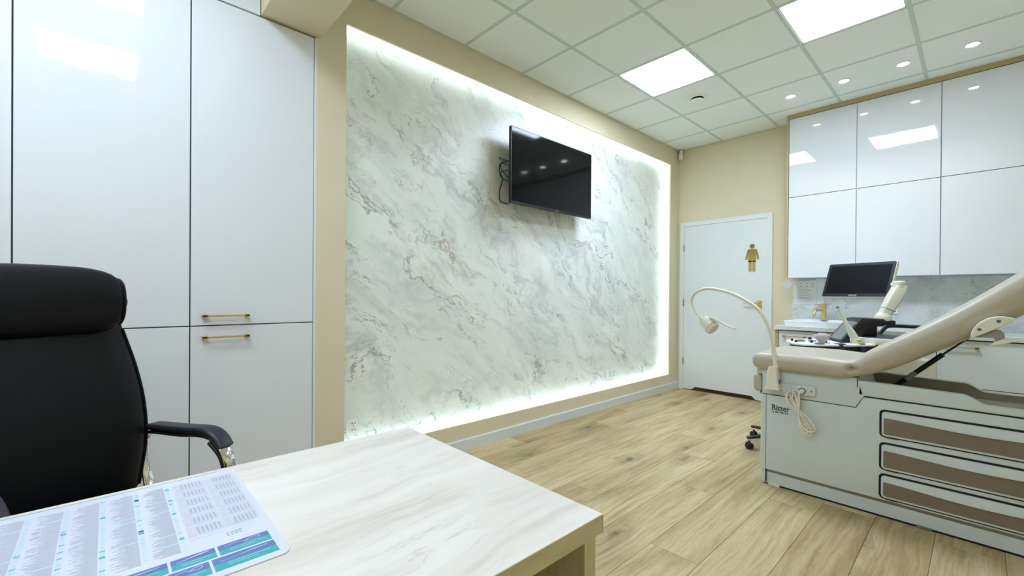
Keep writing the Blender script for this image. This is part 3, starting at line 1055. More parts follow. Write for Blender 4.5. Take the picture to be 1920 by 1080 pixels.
pr('edge_line', st1(MX0 + 0.0006, MX0 + 0.003, MY0 + 0.02, MY1 - 0.034), 'teal')
for c in range(9):
    y0 = 0.060 - 0.0525 * c
    x = 1.404
    colm = pr('text_column', st1(1.402, 1.738, y0 + 0.010, y0 + 0.0365, 0.00008), 'paleink')
    grey, teal, pteal = bmesh.new(), bmesh.new(), bmesh.new()
    while x < 1.736:
        r = random.random()
        ln = random.uniform(0.016, 0.036) if r < 0.8 else 0.037
        if r > 0.965:
            strip(pteal, x, x + 0.0032, y0 + 0.037 - ln, y0 + 0.0365)
        else:
            strip(grey, x, x + 0.0012, y0 + 0.0365 - ln, y0 + 0.0365)
        q = random.random()
        if q > 0.94:
            strip(teal, x, x + random.choice((0.003, 0.003, 0.007)), y0 + 0.0385, y0 + 0.046, 0.00016)
        elif q > 0.3:
            strip(pteal, x, x + 0.0016, y0 + 0.0395, y0 + 0.0455)
        x += 0.0031
    pr('printed_text', grey, 'greyink', colm, True)
    pr('teal_marks', teal, 'teal', colm, True)
    pr('light_teal_marks', pteal, 'paleteal', colm, True)
for i in range(6):
    for j in range(2):
        xa = 1.408 + 0.0488 * i
        ya_ = 0.112 + 0.0595 * j
        mo = pr('month_block', st1(xa, xa + 0.041, ya_, ya_ + 0.056, 0.00008), 'paleink')
        dg_, su = bmesh.new(), bmesh.new()
        for k_ in range(7):
            yk = ya_ + 0.009 + 0.0066 * k_
            for m in range(5):
                strip(su if k_ == 0 else dg_, xa + 0.007 + 0.0052 * m, xa + 0.0105 + 0.0052 * m, yk, yk + 0.0026)
            strip(dg_, xa + 0.0345, xa + 0.0355, yk, yk + 0.0026)
        pr('day_numbers', dg_, 'greyink', mo, True)
        pr('sunday_numbers', su, 'pinkink', mo, True)
        pr('month_name', st1(xa + 0.0425, xa + 0.0445, ya_ + 0.018, ya_ + 0.040), 'paleteal', mo)
pr('rule_line', st1(1.704, 1.706, 0.112, 0.228), 'paleink')
bans = [(1.758, 1.794, 0.144, 0.223), (1.799, 1.841, 0.130, 0.223), (1.758, 1.794, 0.079, 0.140), (1.799, 1.841, 0.073, 0.126), (1.758, 1.794, -0.02, 0.075), (1.799, 1.841, -0.02, 0.069), (1.758, 1.794, -0.13, -0.024), (1.799, 1.841, -0.13, -0.024), (1.758, 1.794, -0.25, -0.134), (1.799, 1.841, -0.25, -0.134)]
for n_, (xa, xb, ya_, yb_) in enumerate(bans):
    xm = xa + (xb - xa) * 0.48
    bn = pr('banner', st1(xa, xm, ya_, yb_), 'blueprint')
    pr('banner_caption', st1(xm, xb, ya_, yb_), 'teal', bn)
    cp = bmesh.new()
    for m in range(2):
        strip(cp, xm + 0.004 + 0.006 * m, xm + 0.0052 + 0.006 * m, ya_ + 0.2 * (yb_ - ya_), yb_ - (0.12 + 0.2 * m) * (yb_ - ya_), 0.00018)
    pr('caption_text', cp, 'paleteal', bn, True)
    wd = bmesh.new()
    L_ = yb_ - ya_
    if n_ % 3 == 0:        # looped instrument
        tube(wd, [(xa + 0.013, ya_ + 0.50 * L_, zt), (xa + 0.006, ya_ + 0.60 * L_, zt), (xa + 0.004, ya_ + 0.75 * L_, zt), (xa + 0.009, ya_ + 0.82 * L_, zt), (xa + 0.014, ya_ + 0.72 * L_, zt), (xa + 0.012, ya_ + 0.55 * L_, zt), (xa + 0.006, ya_ + 0.35 * L_, zt), (xa + 0.010, ya_ + 0.12 * L_, zt)], 0.0006, 5, 5)
    elif n_ % 3 == 1:      # straight probe
        tube(wd, [(xa + 0.014, ya_ + 0.10 * L_, zt), (xa + 0.011, ya_ + 0.4 * L_, zt), (xa + 0.008, ya_ + 0.62 * L_, zt), (xa + 0.006, ya_ + 0.9 * L_, zt)], [0.0006, 0.0006, 0.0014, 0.0005], 5, 5)
    else:
        tube(wd, [(xa + 0.014, ya_ + 0.12 * L_, zt), (xa + 0.010, ya_ + 0.35 * L_, zt), (xa + 0.006, ya_ + 0.65 * L_, zt), (xa + 0.005, ya_ + 0.88 * L_, zt)], [0.0006, 0.0010, 0.0022, 0.0006], 5, 5)
    for v in wd.verts:
        v.co.z = zt + (v.co.z - zt) * 0.2 + 0.00012
    pr('banner_drawing', wd, 'paper', bn)
tm = text_mesh('2023', 0.021, 0.00008, 0.0)
tm.transform(frame_matrix((1.7165, 0.190, zt + 0.00006), (0, -0.62, 0), (1, 0, 0), (0, 0, 1)))
pr('year_lettering', tm, 'teal')

# ------------------------------------------------------------------ office chair (local: +y = forward)
CH = thing('office_chair', 'black leather executive chair with chrome armrests behind the desk', 'chair', (0.775, -0.035, 0), math.radians(27 - 90))


def back_ring(z, hw, y, th, bow):
    pts = []
    n = 14
    for i in range(n + 1):          # front side
        u = -1 + 2 * i / n
        e = (1 - abs(u) ** 5) ** 0.4
        pts.append((u * hw, y + bow * u * u + th * 0.5 * e, z))
    for i in range(1, n):
        u = 1 - 2 * i / n
        e = (1 - abs(u) ** 5) ** 0.4
        pts.append((u * hw, y + bow * u * u - th * 0.5 * e, z))
    return pts


bk = bmesh.new()
prof = [(0.42, 0.20, -0.20, 0.05), (0.46, 0.235, -0.205, 0.085), (0.60, 0.262, -0.215, 0.10), (0.70, 0.268, -0.225, 0.10), (0.80, 0.264, -0.24, 0.10), (0.90, 0.252, -0.26, 0.095), (0.98, 0.236, -0.275, 0.09), (1.04, 0.222, -0.285, 0.08), (1.10, 0.215, -0.29, 0.07), (1.20, 0.20, -0.295, 0.06), (1.235, 0.17, -0.295, 0.04)]
loft(bk, [back_ring(z, hw, y, th, 0.03) for z, hw, y, th in prof])
obj('backrest', bk, 'leather', CH, angle=60)
# piping along the edge of the backrest
for s in (-1, 1):
    pp = bmesh.new()
    tube(pp, [(s * (hw - 0.002), y + 0.03 + 0.004, z) for z, hw, y, th in prof[1:8]], 0.005, 8, 4)
    obj('piping', pp, 'leather', CH)
hr = bmesh.new()
rings = []
NN = 20
for i in range(NN + 1):
    u = -1 + 2 * i / NN
    hz = 0.121 * (1 - abs(u) ** 4.5) ** 0.36 if abs(u) < 1 else 0.0
    hz = max(hz, 0.01)
    hy = 0.066 * (hz / 0.121) ** 0.35
    cz = 1.142 + 0.006 * (1 - u * u)
    cy = -0.262 + 0.03 * u * u
    rings.append([(u * 0.212, cy + hy * math.copysign(abs(math.cos(a)) ** 0.8, math.cos(a)), cz + hz * math.copysign(abs(math.sin(a)) ** 0.75, math.sin(a))) for a in [2 * PI * k / 24 for k in range(24)]])
loft(hr, rings)
obj('headrest', hr, 'leather', CH, angle=70)
for s in (-1, 1):
    hp = bmesh.new()
    R_ = rings[NN - 1] if s > 0 else rings[1]
    tube(hp, [Vector(q) for q in R_[-5:]] + [Vector(q) for q in R_[0:12]], 0.004, 6)
    obj('piping', hp, 'leather', CH)
se = bmesh.new()
rr = []
for z, m in ((0.36, 0.03), (0.38, 0.004), (0.41, 0.0), (0.44, 0.01), (0.455, 0.05), (0.46, 0.12)):
    rr.append([(x, y, z) for x, y in rrect(-0.26 + m, 0.26 - m, -0.24 + m, 0.27 - m, 0.07, 5)])
loft(se, rr)
obj('seat', se, 'leather', CH, angle=60)
for s in (-1, 1):
    sd = (1, 0, 0)
    x = s * 0.283
    zo = -0.022
    lp = bmesh.new()
    ribbon(lp, [(x, -0.235, 0.628 + zo), (x, -0.205, 0.655 + zo), (x, -0.16, 0.668 + zo), (x, 0.0, 0.674 + zo), (x, 0.10, 0.684 + zo), (x, 0.170, 0.676 + zo), (x, 0.222, 0.634 + zo), (x, 0.242, 0.575 + zo), (x, 0.228, 0.51 + zo), (x, 0.165, 0.455 + zo), (x, 0.10, 0.425 + zo), (x * 0.9, 0.02, 0.41 + zo), (x * 0.75, -0.05, 0.405 + zo)], sd, 0.046, 0.012, 5)
    arm = obj('armrest', lp, 'chrome', CH, angle=50)
    ap = bmesh.new()
    ribbon(ap, [(x, -0.175, 0.686 + zo), (x, -0.13, 0.690 + zo), (x, 0.0, 0.696 + zo), (x, 0.10, 0.703 + zo), (x, 0.150, 0.700 + zo), (x, 0.186, 0.684 + zo), (x, 0.214, 0.655 + zo)], sd, 0.058, 0.024, 6)
    obj('arm_pad', ap, 'armpad', arm, angle=50)
    ip = bmesh.new()
    ribbon(ip, [(x, 0.15, 0.664 + zo), (x, 0.204, 0.622 + zo), (x, 0.223, 0.573 + zo), (x, 0.210, 0.52 + zo), (x, 0.16, 0.47 + zo), (x, 0.09, 0.44 + zo)], sd, 0.040, 0.014, 5)
    obj('inner_liner', ip, 'black', arm, angle=50)
    cb = bmesh.new()
    ribbon(cb, [(x * 0.97, -0.215, 0.62 + zo), (x * 0.95, -0.205, 0.56 + zo), (x * 0.95, -0.18, 0.48 + zo), (x * 0.92, -0.14, 0.43 + zo), (x * 0.8, -0.08, 0.405 + zo)], sd, lambda q: 0.03 + 0.018 * q, 0.014, 5)
    obj('bracket', cb, 'chrome', arm, angle=50)
    obj('bolt', lathe(bmesh.new(), [(0.007, 0), (0.007, 0.03)], (x * 0.9, -0.215, 0.612 + zo), (s, 0, 0), 10), 'chrome', arm)
obj('mechanism', B(-0.12, 0.12, -0.12, 0.12, 0.32, 0.365, bevel=0.01), 'black', CH)
obj('gas_lift', lathe(bmesh.new(), [(0.027, 0.09), (0.027, 0.24), (0.018, 0.245), (0.018, 0.33)], n=18), 'chrome', CH)


def caster(root, x, y, r=0.027, hub='black'):
    a = math.atan2(y, x)
    c = bmesh.new()
    ax = Vector((-math.sin(a), math.cos(a), 0))
    for s in (-1, 1):
        o_ = Vector((x, y, r)) + ax * (0.012 * s)
        lathe(c, [(r * 0.8, -0.008 * s), (r, -0.004 * s), (r, 0.004 * s), (r * 0.85, 0.008 * s)], o_, ax, 18)
    lathe(c, [(0.008, r), (0.008, 2 * r + 0.012)], (x, y, 0), (0, 0, 1), 8)
    return obj('caster', c, 'black', root)


def star_base(root, R, z0, m, ph=0.0):
    lathe_ = lathe(bmesh.new(), [(0.034, z0 - 0.03), (0.036, z0 + 0.03), (0.028, z0 + 0.045)], n=18)
    obj('hub', lathe_, m, root)
    for i in range(5):
        a = ph + 2 * PI * i / 5
        d = Vector((math.cos(a), math.sin(a), 0))
        sdv = Vector((-math.sin(a), math.cos(a), 0))
        lg = bmesh.new()
        ribbon(lg, [d * 0.03 + Vector((0, 0, z0 + 0.012)), d * (R * 0.5) + Vector((0, 0, z0 + 0.005)), d * R + Vector((0, 0, z0 - 0.012))], sdv, lambda q: 0.05 - 0.02 * q, lambda q: 0.035 - 0.015 * q, 4)
        obj('base_leg', lg, m, root, angle=50)
        caster(root, d.x * (R - 0.015), d.y * (R - 0.015))


star_base(CH, 0.31, 0.088, 'chrome', 0.4)

# ------------------------------------------------------------------ rolling stool behind the exam table
ST = thing('rolling_stool', 'black rolling stool base peeking out behind the exam table', 'stool', (1.649, 3.878, 0), math.radians(0))
star_base(ST, 0.305, 0.100, 'black', math.radians(157))
obj('gas_lift', lathe(bmesh.new(), [(0.025, 0.09), (0.025, 0.24), (0.015, 0.245), (0.015, 0.40)], n=16), 'chrome', ST)
obj('seat', lathe(bmesh.new(), [(0.12, 0.40), (0.17, 0.405), (0.178, 0.43), (0.17, 0.462), (0.10, 0.472), (0, 0.474)], n=32), 'leather', ST)

# ------------------------------------------------------------------ exam table
EX = thing('exam_table', 'pale grey medical exam table with taupe upholstery, backrest raised', 'exam table', (2.40, 3.30, 0))
FY, BY = 3.050, 3.540
XE = 3.09


def ex(name, bm, m, parent=None, **k):
    return obj(name, bm, m, parent or EX, world=True, **k)


low = [(1.757, 0.100), (XE, 0.100), (XE, 0.634), (2.238, 0.634), (2.205, 0.569), (1.757, 0.569)]
ex('base_cabinet', prism(bmesh.new(), low, 'y', FY - 0.006, BY, 0.004, 2), 'table', smooth=True, angle=30)
# sloped transition and plinth
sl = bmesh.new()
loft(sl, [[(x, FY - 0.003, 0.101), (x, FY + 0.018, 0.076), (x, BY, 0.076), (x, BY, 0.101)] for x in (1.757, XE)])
ex('sloped_skirt', sl, 'taupeshade', smooth=False, label='sloped band above the plinth, its shade painted taupe')  # shade under the cabinet edge is put into the band's colour
ex('plinth', B(1.757, XE, FY + 0.012, BY, 0.010, 0.078, bevel=0.002), 'table', smooth=False)
ex('floor_gasket', B(1.775, XE - 0.02, FY + 0.014, BY - 0.01, 0.0, 0.012), 'rubber', smooth=False)
for xa in (1.770, 2.455):
    ex('levelling_foot', B(xa, xa + 0.06, FY + 0.006, FY + 0.03, 0.0, 0.014, bevel=0.001), 'ivory' if xa < 2 else 'steel', smooth=False)
cc = bmesh.new()
prism(cc, [(1.7555, FY - 0.006), (1.738, FY - 0.006), (1.727, FY), (1.721, FY + 0.014), (1.721, BY - 0.01), (1.73, BY), (1.7555, BY)], 'z', 0.100, 0.569)
prism(cc, [(1.7555, FY + 0.004), (1.744, FY + 0.004), (1.733, FY + 0.010), (1.729, FY + 0.02), (1.729, BY - 0.01), (1.736, BY), (1.7555, BY)], 'z', 0.012, 0.0745)
t_ = bmesh.new()
loft(t_, [[(1.7555, FY + 0.004, 0.074), (1.744, FY + 0.004, 0.074), (1.733, FY + 0.010, 0.074), (1.729, FY + 0.02, 0.074), (1.729, BY - 0.01, 0.074), (1.7555, BY, 0.074)],
          [(1.7555, FY - 0.006, 0.1), (1.738, FY - 0.006, 0.1), (1.727, FY, 0.1), (1.721, FY + 0.014, 0.1), (1.721, BY - 0.01, 0.1), (1.7555, BY, 0.1)]])
merge(cc, t_)
ex('corner_cover', cc, 'table', angle=40)
ex('panel_seam', B(1.7555, 1.7572, FY - 0.003, FY + 0.05, 0.02, 0.568), 'rubber', smooth=False)
# upper shroud: closed under the seat, open trough with rails under the back
sm = lambda a: 3 * a * a - 2 * a ** 3
stepc = [(2.615 + 0.085 * i / 8, 0.7125 - 0.0385 * sm(i / 8)) for i in range(9)]
rail = [(2.2405, 0.640), (XE, 0.640), (XE, 0.672)] + stepc[::-1] + [(2.215, 0.723), (2.210, 0.640)]
up = bmesh.new()
prism(up, [(1.732, 0.573), (2.203, 0.573), (2.2385, 0.640), (2.2105, 0.736), (1.732, 0.736)], 'y', FY - 0.002, BY - 0.004, 0.003, 2)
ex('upper_shroud', up, 'table', angle=35)
for a, b in ((FY - 0.002, FY + 0.042), (BY - 0.042, BY + 0.006)):
    ex('side_rail', prism(bmesh.new(), rail, 'y', a, b, 0.008, 3), 'table', angle=50)
ln = bmesh.new()
prism(ln, rail[:3] + [(p[0], p[1] - 0.004) for p in rail[3:]], 'y', BY - 0.0455, BY - 0.0415)
prism(ln, rail[:3] + [(p[0], p[1] - 0.010) for p in rail[3:]], 'y', FY + 0.0415, FY + 0.045)
box(ln, 2.215, XE - 0.01, FY + 0.042, BY - 0.042, 0.600, 0.636)
ex('trough_shade', ln, 'taupeshade', smooth=False)  # darker inner faces, shade of the trough painted as colour
ex('end_rail', B(XE - 0.03, XE, FY + 0.04, BY - 0.04, 0.640, 0.668, bevel=0.004), 'table')
ex('shroud_seam', prism(bmesh.new(), [(1.735, 0.568), (2.205, 0.568), (2.239, 0.633), (XE - 0.004, 0.633), (XE - 0.004, 0.641), (2.237, 0.641), (2.202, 0.5745), (1.735, 0.5745)], 'y', FY + 0.001, FY + 0.06), 'rubber', smooth=False)
ex('vertical_slot', B(2.2085, 2.2125, FY - 0.004, FY + 0.01, 0.684, 0.735), 'rubber', smooth=False)
# drawers
for za, zb in ((0.437, 0.584), (0.262, 0.410), (0.109, 0.243)):
    X0d, X1d = 2.306, 3.045
    d = ex('drawer', prism(bmesh.new(), rrect(X0d + 0.010, X1d - 0.010, za + 0.007, zb - 0.010, 0.016, 5), 'y', FY - 0.016, FY - 0.004, 0.003, 2), 'table', angle=40)
    ex('gasket', prism(bmesh.new(), rrect(X0d, X1d, za, zb, 0.022, 5), 'y', FY - 0.0085, FY - 0.003), 'rubber', d, smooth=False)
    zi0, zi1 = za + 0.017, zb - 0.043
    xi0, xi1 = X0d + 0.019, X1d - 0.019
    top = [(xi1 - (xi1 - xi0) * i / 16, zi1 - 0.013 * math.sin(PI * i / 16) ** 1.2) for i in range(17)]
    r_ = 0.006
    ins = [(xi0, zi1 - r_), (xi0, zi0 + r_), (xi0 + r_, zi0), (xi1 - r_, zi0), (xi1, zi0 + r_), (xi1, zi1 - r_)] + [(min(max(a, xi0 + 0.003), xi1 - 0.003), b) for a, b in top]
    ex('inlay', prism(bmesh.new(), ins, 'y', FY - 0.0172, FY - 0.0158), 'brown', d, smooth=False)
    # bowed pull lip above the inlay
    lip = bmesh.new()
    rg = []
    for i in range(17):
        a = i / 16
        x = xi0 + 0.03 + (xi1 - xi0 - 0.06) * a
        q = math.sin(PI * a) ** 1.2
        zl = zi1 - 0.013 * q
        rg.append([(x, FY - 0.0150, zb - 0.012), (x, FY - 0.0162 - 0.003 * q, zb - 0.022), (x, FY - 0.0165 - 0.012 * q, zl + 0.0045), (x, FY - 0.0165 - 0.011 * q, zl), (x, FY - 0.0150, zl + 0.001)])
    loft(lip, rg)
    ex('pull_lip', lip, 'table', d, angle=40)
    ex('catch', B(2.335, 2.385, FY - 0.013, FY - 0.006, za - 0.001, za + 0.007, bevel=0.001), 'black', d, smooth=False)
# lettering
lt = text_mesh('Ritter', 0.0475, 0.0003, 0.00075)
lt.transform(Matrix.Diagonal((0.92, 1.0, 1.0, 1.0)))
w_ = max(v.co.x for v in lt.verts)
lt.transform(Matrix.Diagonal((0.098 / w_, 1, 1, 1)))
for x, y, wd in ((0.0, 0.0, 0.014), (0.0, 0.0305, 0.010), (0.015, 0.0, 0.012), (0.0285, 0.0, 0.010), (0.0283, 0.0225, 0.005), (0.079, 0.0, 0.012), (0.079, 0.0225, 0.006)):
    box(lt, x - 0.002, x - 0.002 + wd, y, y + 0.0022, -0.0003, 0.0003)
lt.transform(frame_matrix((1.788, FY - 0.0066, 0.480), (1, 0, 0), (0, 0, 1), (0, -1, 0)))
l2 = text_mesh('by MIDMARK', 0.0145, 0.0003, 0.0002)
w2 = max(v.co.x for v in l2.verts)
l2.transform(Matrix.Diagonal((0.094 / w2, 1, 1, 1)))
l2.transform(frame_matrix((1.789, FY - 0.0066, 0.464), (1, 0, 0), (0, 0, 1), (0, -1, 0)))
merge(lt, l2)
prism(lt, circ(1.892, 0.497, 0.0016, 8), 'y', FY - 0.0069, FY - 0.0063)
ex('lettering', lt, 'ink', smooth=False, label='black printed lettering on the side')
# outlet plate
op = rrect(1.866, 2.018, 0.598, 0.655, 0.012, 4)
pl = ex('outlet_plate', prism(bmesh.new(), op, 'y', FY - 0.018, FY - 0.002, 0.004, 2), 'table', angle=40)
ex('outlet_insert', B(1.931, 1.977, FY - 0.022, FY - 0.017, 0.602, 0.648, bevel=0.001), 'plastic', pl, smooth=False)
ex('outlet_ring', lathe(bmesh.new(), [(0.014, 0), (0.020, 0), (0.020, 0.0015), (0.014, 0.0015), (0.014, 0)], (1.954, FY - 0.022, 0.625), (0, -1, 0), 20, False), 'brown', pl)
for x in (1.885, 1.999):
    ex('screw', lathe(bmesh.new(), [(0.0035, 0), (0.003, 0.001), (0.0, 0.001)], (x, FY - 0.018, 0.627), (0, -1, 0), 10), 'black', pl)
# foot pad and hinge at the foot end
fp = bmesh.new()
loft(fp, [[(x, y, z) for x, z in rrect(1.668 + m, 1.722, 0.573 + m, 0.688 - m, 0.026 - m, 5)] for y, m in ((3.07, 0.014), (3.075, 0.006), (3.09, 0), (3.47, 0), (3.49, 0.006), (3.50, 0.014))])
ex('foot_pad', fp, 'vinyl', angle=50)
ex('hinge_bracket', box(B(1.692, 1.735, 3.07, 3.11, 0.690, 0.722, bevel=0.004), 1.692, 1.735, 3.48, 3.52, 0.690, 0.722, bevel=0.004), 'table')
# upholstery
stn = [(1.676, 0.778, 2, 0.012, 0.05), (1.682, 0.778, 2, 0.030, 0.025), (1.700, 0.779, 1, 0.047, 0.008), (1.725, 0.780, 1, 0.054, 0.002), (1.80, 0.781, 0, 0.056, 0.0), (1.95, 0.782, 0, 0.057, 0.0), (2.06, 0.781, 0, 0.057, 0.0), (2.13, 0.779, 2, 0.054, 0.0),
       (2.18, 0.786, 12, 0.047, 0.006), (2.225, 0.801, 24, 0.049, 0.006), (2.27, 0.828, 31, 0.058, 0.0), (2.33, 0.866, 33, 0.065, 0.0), (2.42, 0.925, 34, 0.068, 0.0), (2.52, 0.993, 34.5, 0.070, 0.0), (2.64, 1.078, 36, 0.074, 0.0), (2.76, 1.172, 39, 0.079, 0.0), (2.88, 1.272, 40, 0.082, 0.0), (3.02, 1.390, 40, 0.080, 0.0), (3.10, 1.457, 40, 0.075, 0.004), (3.15, 1.498, 40, 0.055, 0.02), (3.165, 1.511, 40, 0.02, 0.05)]
up = bmesh.new()
rg = []
CY, HW = 3.292, 0.296
for x, z, a, h, m in stn:
    a = math.radians(a)
    n2 = Vector((-math.sin(a), 0, math.cos(a)))
    c0 = Vector((x, CY, z))
    sec = rrect(-HW + m, HW - m, -h, h, h * 0.93, 7)
    rg.append([c0 + Vector((0, p[0], 0)) + n2 * p[1] for p in sec])
# resample stations smoothly
RS = []
K = 4
for i in range(len(rg) - 1):
    for j in range(K):
        t0 = j / K
        row = []
        for q in range(len(rg[0])):
            p0, p1, p2, p3 = rg[max(i - 1, 0)][q], rg[i][q], rg[i + 1][q], rg[min(i + 2, len(rg) - 1)][q]
            row.append(0.5 * ((2 * p1) + (p2 - p0) * t0 + (2 * p0 - 5 * p1 + 4 * p2 - p3) * t0 * t0 + (3 * p1 - p0 - 3 * p2 + p3) * t0 ** 3))
        RS.append(row)
RS.append(rg[-1])
# pinch dimple on the near side of the fold
for row in RS:
    for v in row:
        dd = ((v.x - 2.192) / 0.020) ** 2 + ((v.z - 0.787) / 0.014) ** 2
        if v.y < CY:
            v.y += 0.040 * math.exp(-dd) - 0.006 * math.exp(-(((v.x - 2.215) / 0.02) ** 2 + ((v.z - 0.80) / 0.02) ** 2))
loft(up, RS)
ex('upholstery', up, 'vinyl', angle=70, label='taupe vinyl seat and raised backrest')
ex('back_support', prism(bmesh.new(), [(2.34, 0.795), (2.95, 1.235), (2.94, 1.25), (2.33, 0.81)], 'y', 3.12, 3.46), 'black', smooth=False)
# gas strut
g0, g1, g2 = Vector((2.350, 3.30, 0.684)), Vector((2.536, 3.30, 0.879)), Vector((2.66, 3.30, 1.005))
gs = ex('gas_strut', tube(bmesh.new(), [g0 - (g1 - g0) * 0.1, g1], 0.0125, 14), 'black')
ex('strut_rod', tube(bmesh.new(), [g1, g2], 0.005, 10), 'black', gs)
ud = (g1 - g0).normalized()
sd_ = Vector((0.3, -1, 0)).normalized()
lbm = bmesh.new()
rgs = []
for s in (0.055, 0.115):
    o_ = g0 + ud * s
    w3 = ud.cross(Vector((0, 1, 0))).normalized()
    rgs.append([o_ + (Vector((0, -1, 0)) * math.cos(a) + w3 * math.sin(a)) * 0.0128 for a in [math.radians(-80 + 16 * k) for k in range(11)]])
loft(lbm, rgs, cap=False, closed=False)
ex('strut_label', lbm, 'greyink', gs)
# crescent bracket and paper holder fin
cr = [(2.640, 0.992), (2.641, 1.018), (2.650, 1.045), (2.668, 1.070), (2.691, 1.089), (2.716, 1.099), (2.742, 1.101), (2.765, 1.097), (2.782, 1.090)]
cr += [(2.782 - (2.782 - 2.640) * i / 6, 1.088 - (1.088 - 0.992) * i / 6 - 0.004 * math.sin(PI * i / 6)) for i in range(1, 6)]
cb = ex('crescent_bracket', prism(bmesh.new(), cr, 'y', 2.968, 3.000, 0.006, 3), 'ivory', angle=40)
for x, z in ((2.668, 1.037), (2.728, 1.078)):
    ex('screw', lathe(bmesh.new(), [(0.0075, 0), (0.0065, 0.003), (0.0, 0.002)], (x, 2.968, z), (0, -1, 0), 14), 'slate', cb)
fn = [(2.652, 0.998), (2.690, 1.022), (2.720, 1.040), (2.735, 1.037), (2.746, 1.022), (2.748, 1.004), (2.735, 0.992), (2.720, 0.985), (2.712, 1.000), (2.69, 1.000)]
ex('roll_holder', prism(bmesh.new(), fn, 'y', 2.985, 2.998, 0.003, 2), 'taupeshade', angle=40)
f2 = [(2.698, 0.964), (2.710, 0.978), (2.728, 0.990), (2.750, 0.996), (2.772, 0.997), (2.785, 0.992), (2.765, 0.984), (2.742, 0.975), (2.72, 0.968)]
ex('holder_fin', prism(bmesh.new(), f2, 'y', 2.970, 2.990, 0.003, 2), 'ivory', angle=40)

# ------------------------------------------------------------------ exam lamp on gooseneck
LM = thing('exam_lamp', 'white gooseneck exam lamp clamped to the side of the exam table', 'lamp', (1.806, 3.0, 0.615))
LYc = 3.008
mb = bmesh.new()
loft(mb, [[(x, y, z) for x, y in rrect(1.775 + a, 1.842 - b, LYc - 0.028, LYc + 0.028, 0.010, 4)] for z, a, b in ((0.632, 0, 0), (0.70, 0.001, 0.006), (0.735, 0.004, 0.009), (0.752, 0.010, 0.010), (0.757, 0.022, 0.011))])
obj('mount', mb, 'ivory', LM, world=True, angle=50)
obj('mount_collar', prism(bmesh.new(), rrect(1.766, 1.846, LYc - 0.034, LYc + 0.034, 0.010, 4), 'z', 0.614, 0.633, 0.003, 2), 'ivory', LM, world=True)
obj('clamp', box(B(1.80, 1.88, LYc + 0.02, 3.047, 0.585, 0.612, bevel=0.002), 1.835, 1.90, 3.03, 3.047, 0.612, 0.655, bevel=0.003), 'table', LM, world=True, smooth=False)
obj('switch', B(1.838, 1.8425, LYc - 0.012, LYc + 0.012, 0.650, 0.678), 'slate', LM, world=True, smooth=False)
gp = [(1.822, 0.752), (1.813, 0.81), (1.804, 0.869), (1.795, 0.93), (1.779, 0.989), (1.730, 1.087), (1.652, 1.152), (1.554, 1.203), (1.444, 1.232), (1.372, 1.232), (1.313, 1.203), (1.291, 1.154), (1.306, 1.098)]
obj('stem_sleeve', tube(bmesh.new(), [(a, LYc, b) for a, b in gp[:3]], [0.0175, 0.0155, 0.0135], 14), 'ivory', LM, world=True)
obj('gooseneck', tube(bmesh.new(), [(a, LYc, b) for a, b in gp[2:]], lambda s: 0.0125 - 0.003 * s, 12, 6), 'ivory', LM, world=True)
obj('neck_end', tube(bmesh.new(), [(1.306, LYc, 1.098), (1.333, LYc - 0.002, 1.058), (1.368, LYc - 0.004, 1.026)], 0.0062, 10, 5), 'machine', LM, world=True)
hd0 = Vector((1.362, LYc - 0.004, 1.032))
hax = Vector((0.80, -0.12, -0.62)).normalized()
hd = bmesh.new()
lathe(hd, [(0.010, -0.004), (0.012, 0.006), (0.026, 0.012), (0.036, 0.016), (0.041, 0.04), (0.048, 0.075), (0.050, 0.092)], hd0, hax, 28)
hdo = obj('lamp_head', hd, 'ivory', LM, world=True)
obj('ring', lathe(bmesh.new(), [(0.0485, 0.092), (0.0485, 0.095)], hd0, hax, 28), 'slate', hdo, world=True)
obj('front_cap', lathe(bmesh.new(), [(0.050, 0.095), (0.049, 0.106), (0.042, 0.116), (0.02, 0.117), (0, 0.117)], hd0, hax, 28), 'ivory', hdo, world=True)
side = hax.cross(Vector((0, 0, 1))).normalized()
upv = side.cross(hax).normalized()
for k in range(3):
    a = math.radians(40 + 70 * k)
    c_ = hd0 + hax * 0.013 + (upv * math.sin(a) + side * math.cos(a) * -1) * 0.024
    obj('cooling_slot', lathe(bmesh.new(), [(0.006, 0), (0.006, 0.003), (0, 0.003)], c_, (-hax + upv * 0.2).normalized(), 10), 'slate', hdo, world=True)
hp = bmesh.new()
ribbon(hp, [(1.425, LYc - 0.02, 1.040), (1.455, LYc - 0.03, 1.036), (1.50, LYc - 0.035, 1.015), (1.55, LYc - 0.04, 0.990), (1.597, LYc - 0.04, 0.974)], (0.1, 1, 0), lambda s: 0.024 + 0.012 * math.sin(PI * min(1, s * 1.1)), lambda s: 0.016 - 0.007 * s, 5)
obj('lamp_handle', hp, 'ivory', hdo, world=True, angle=50)
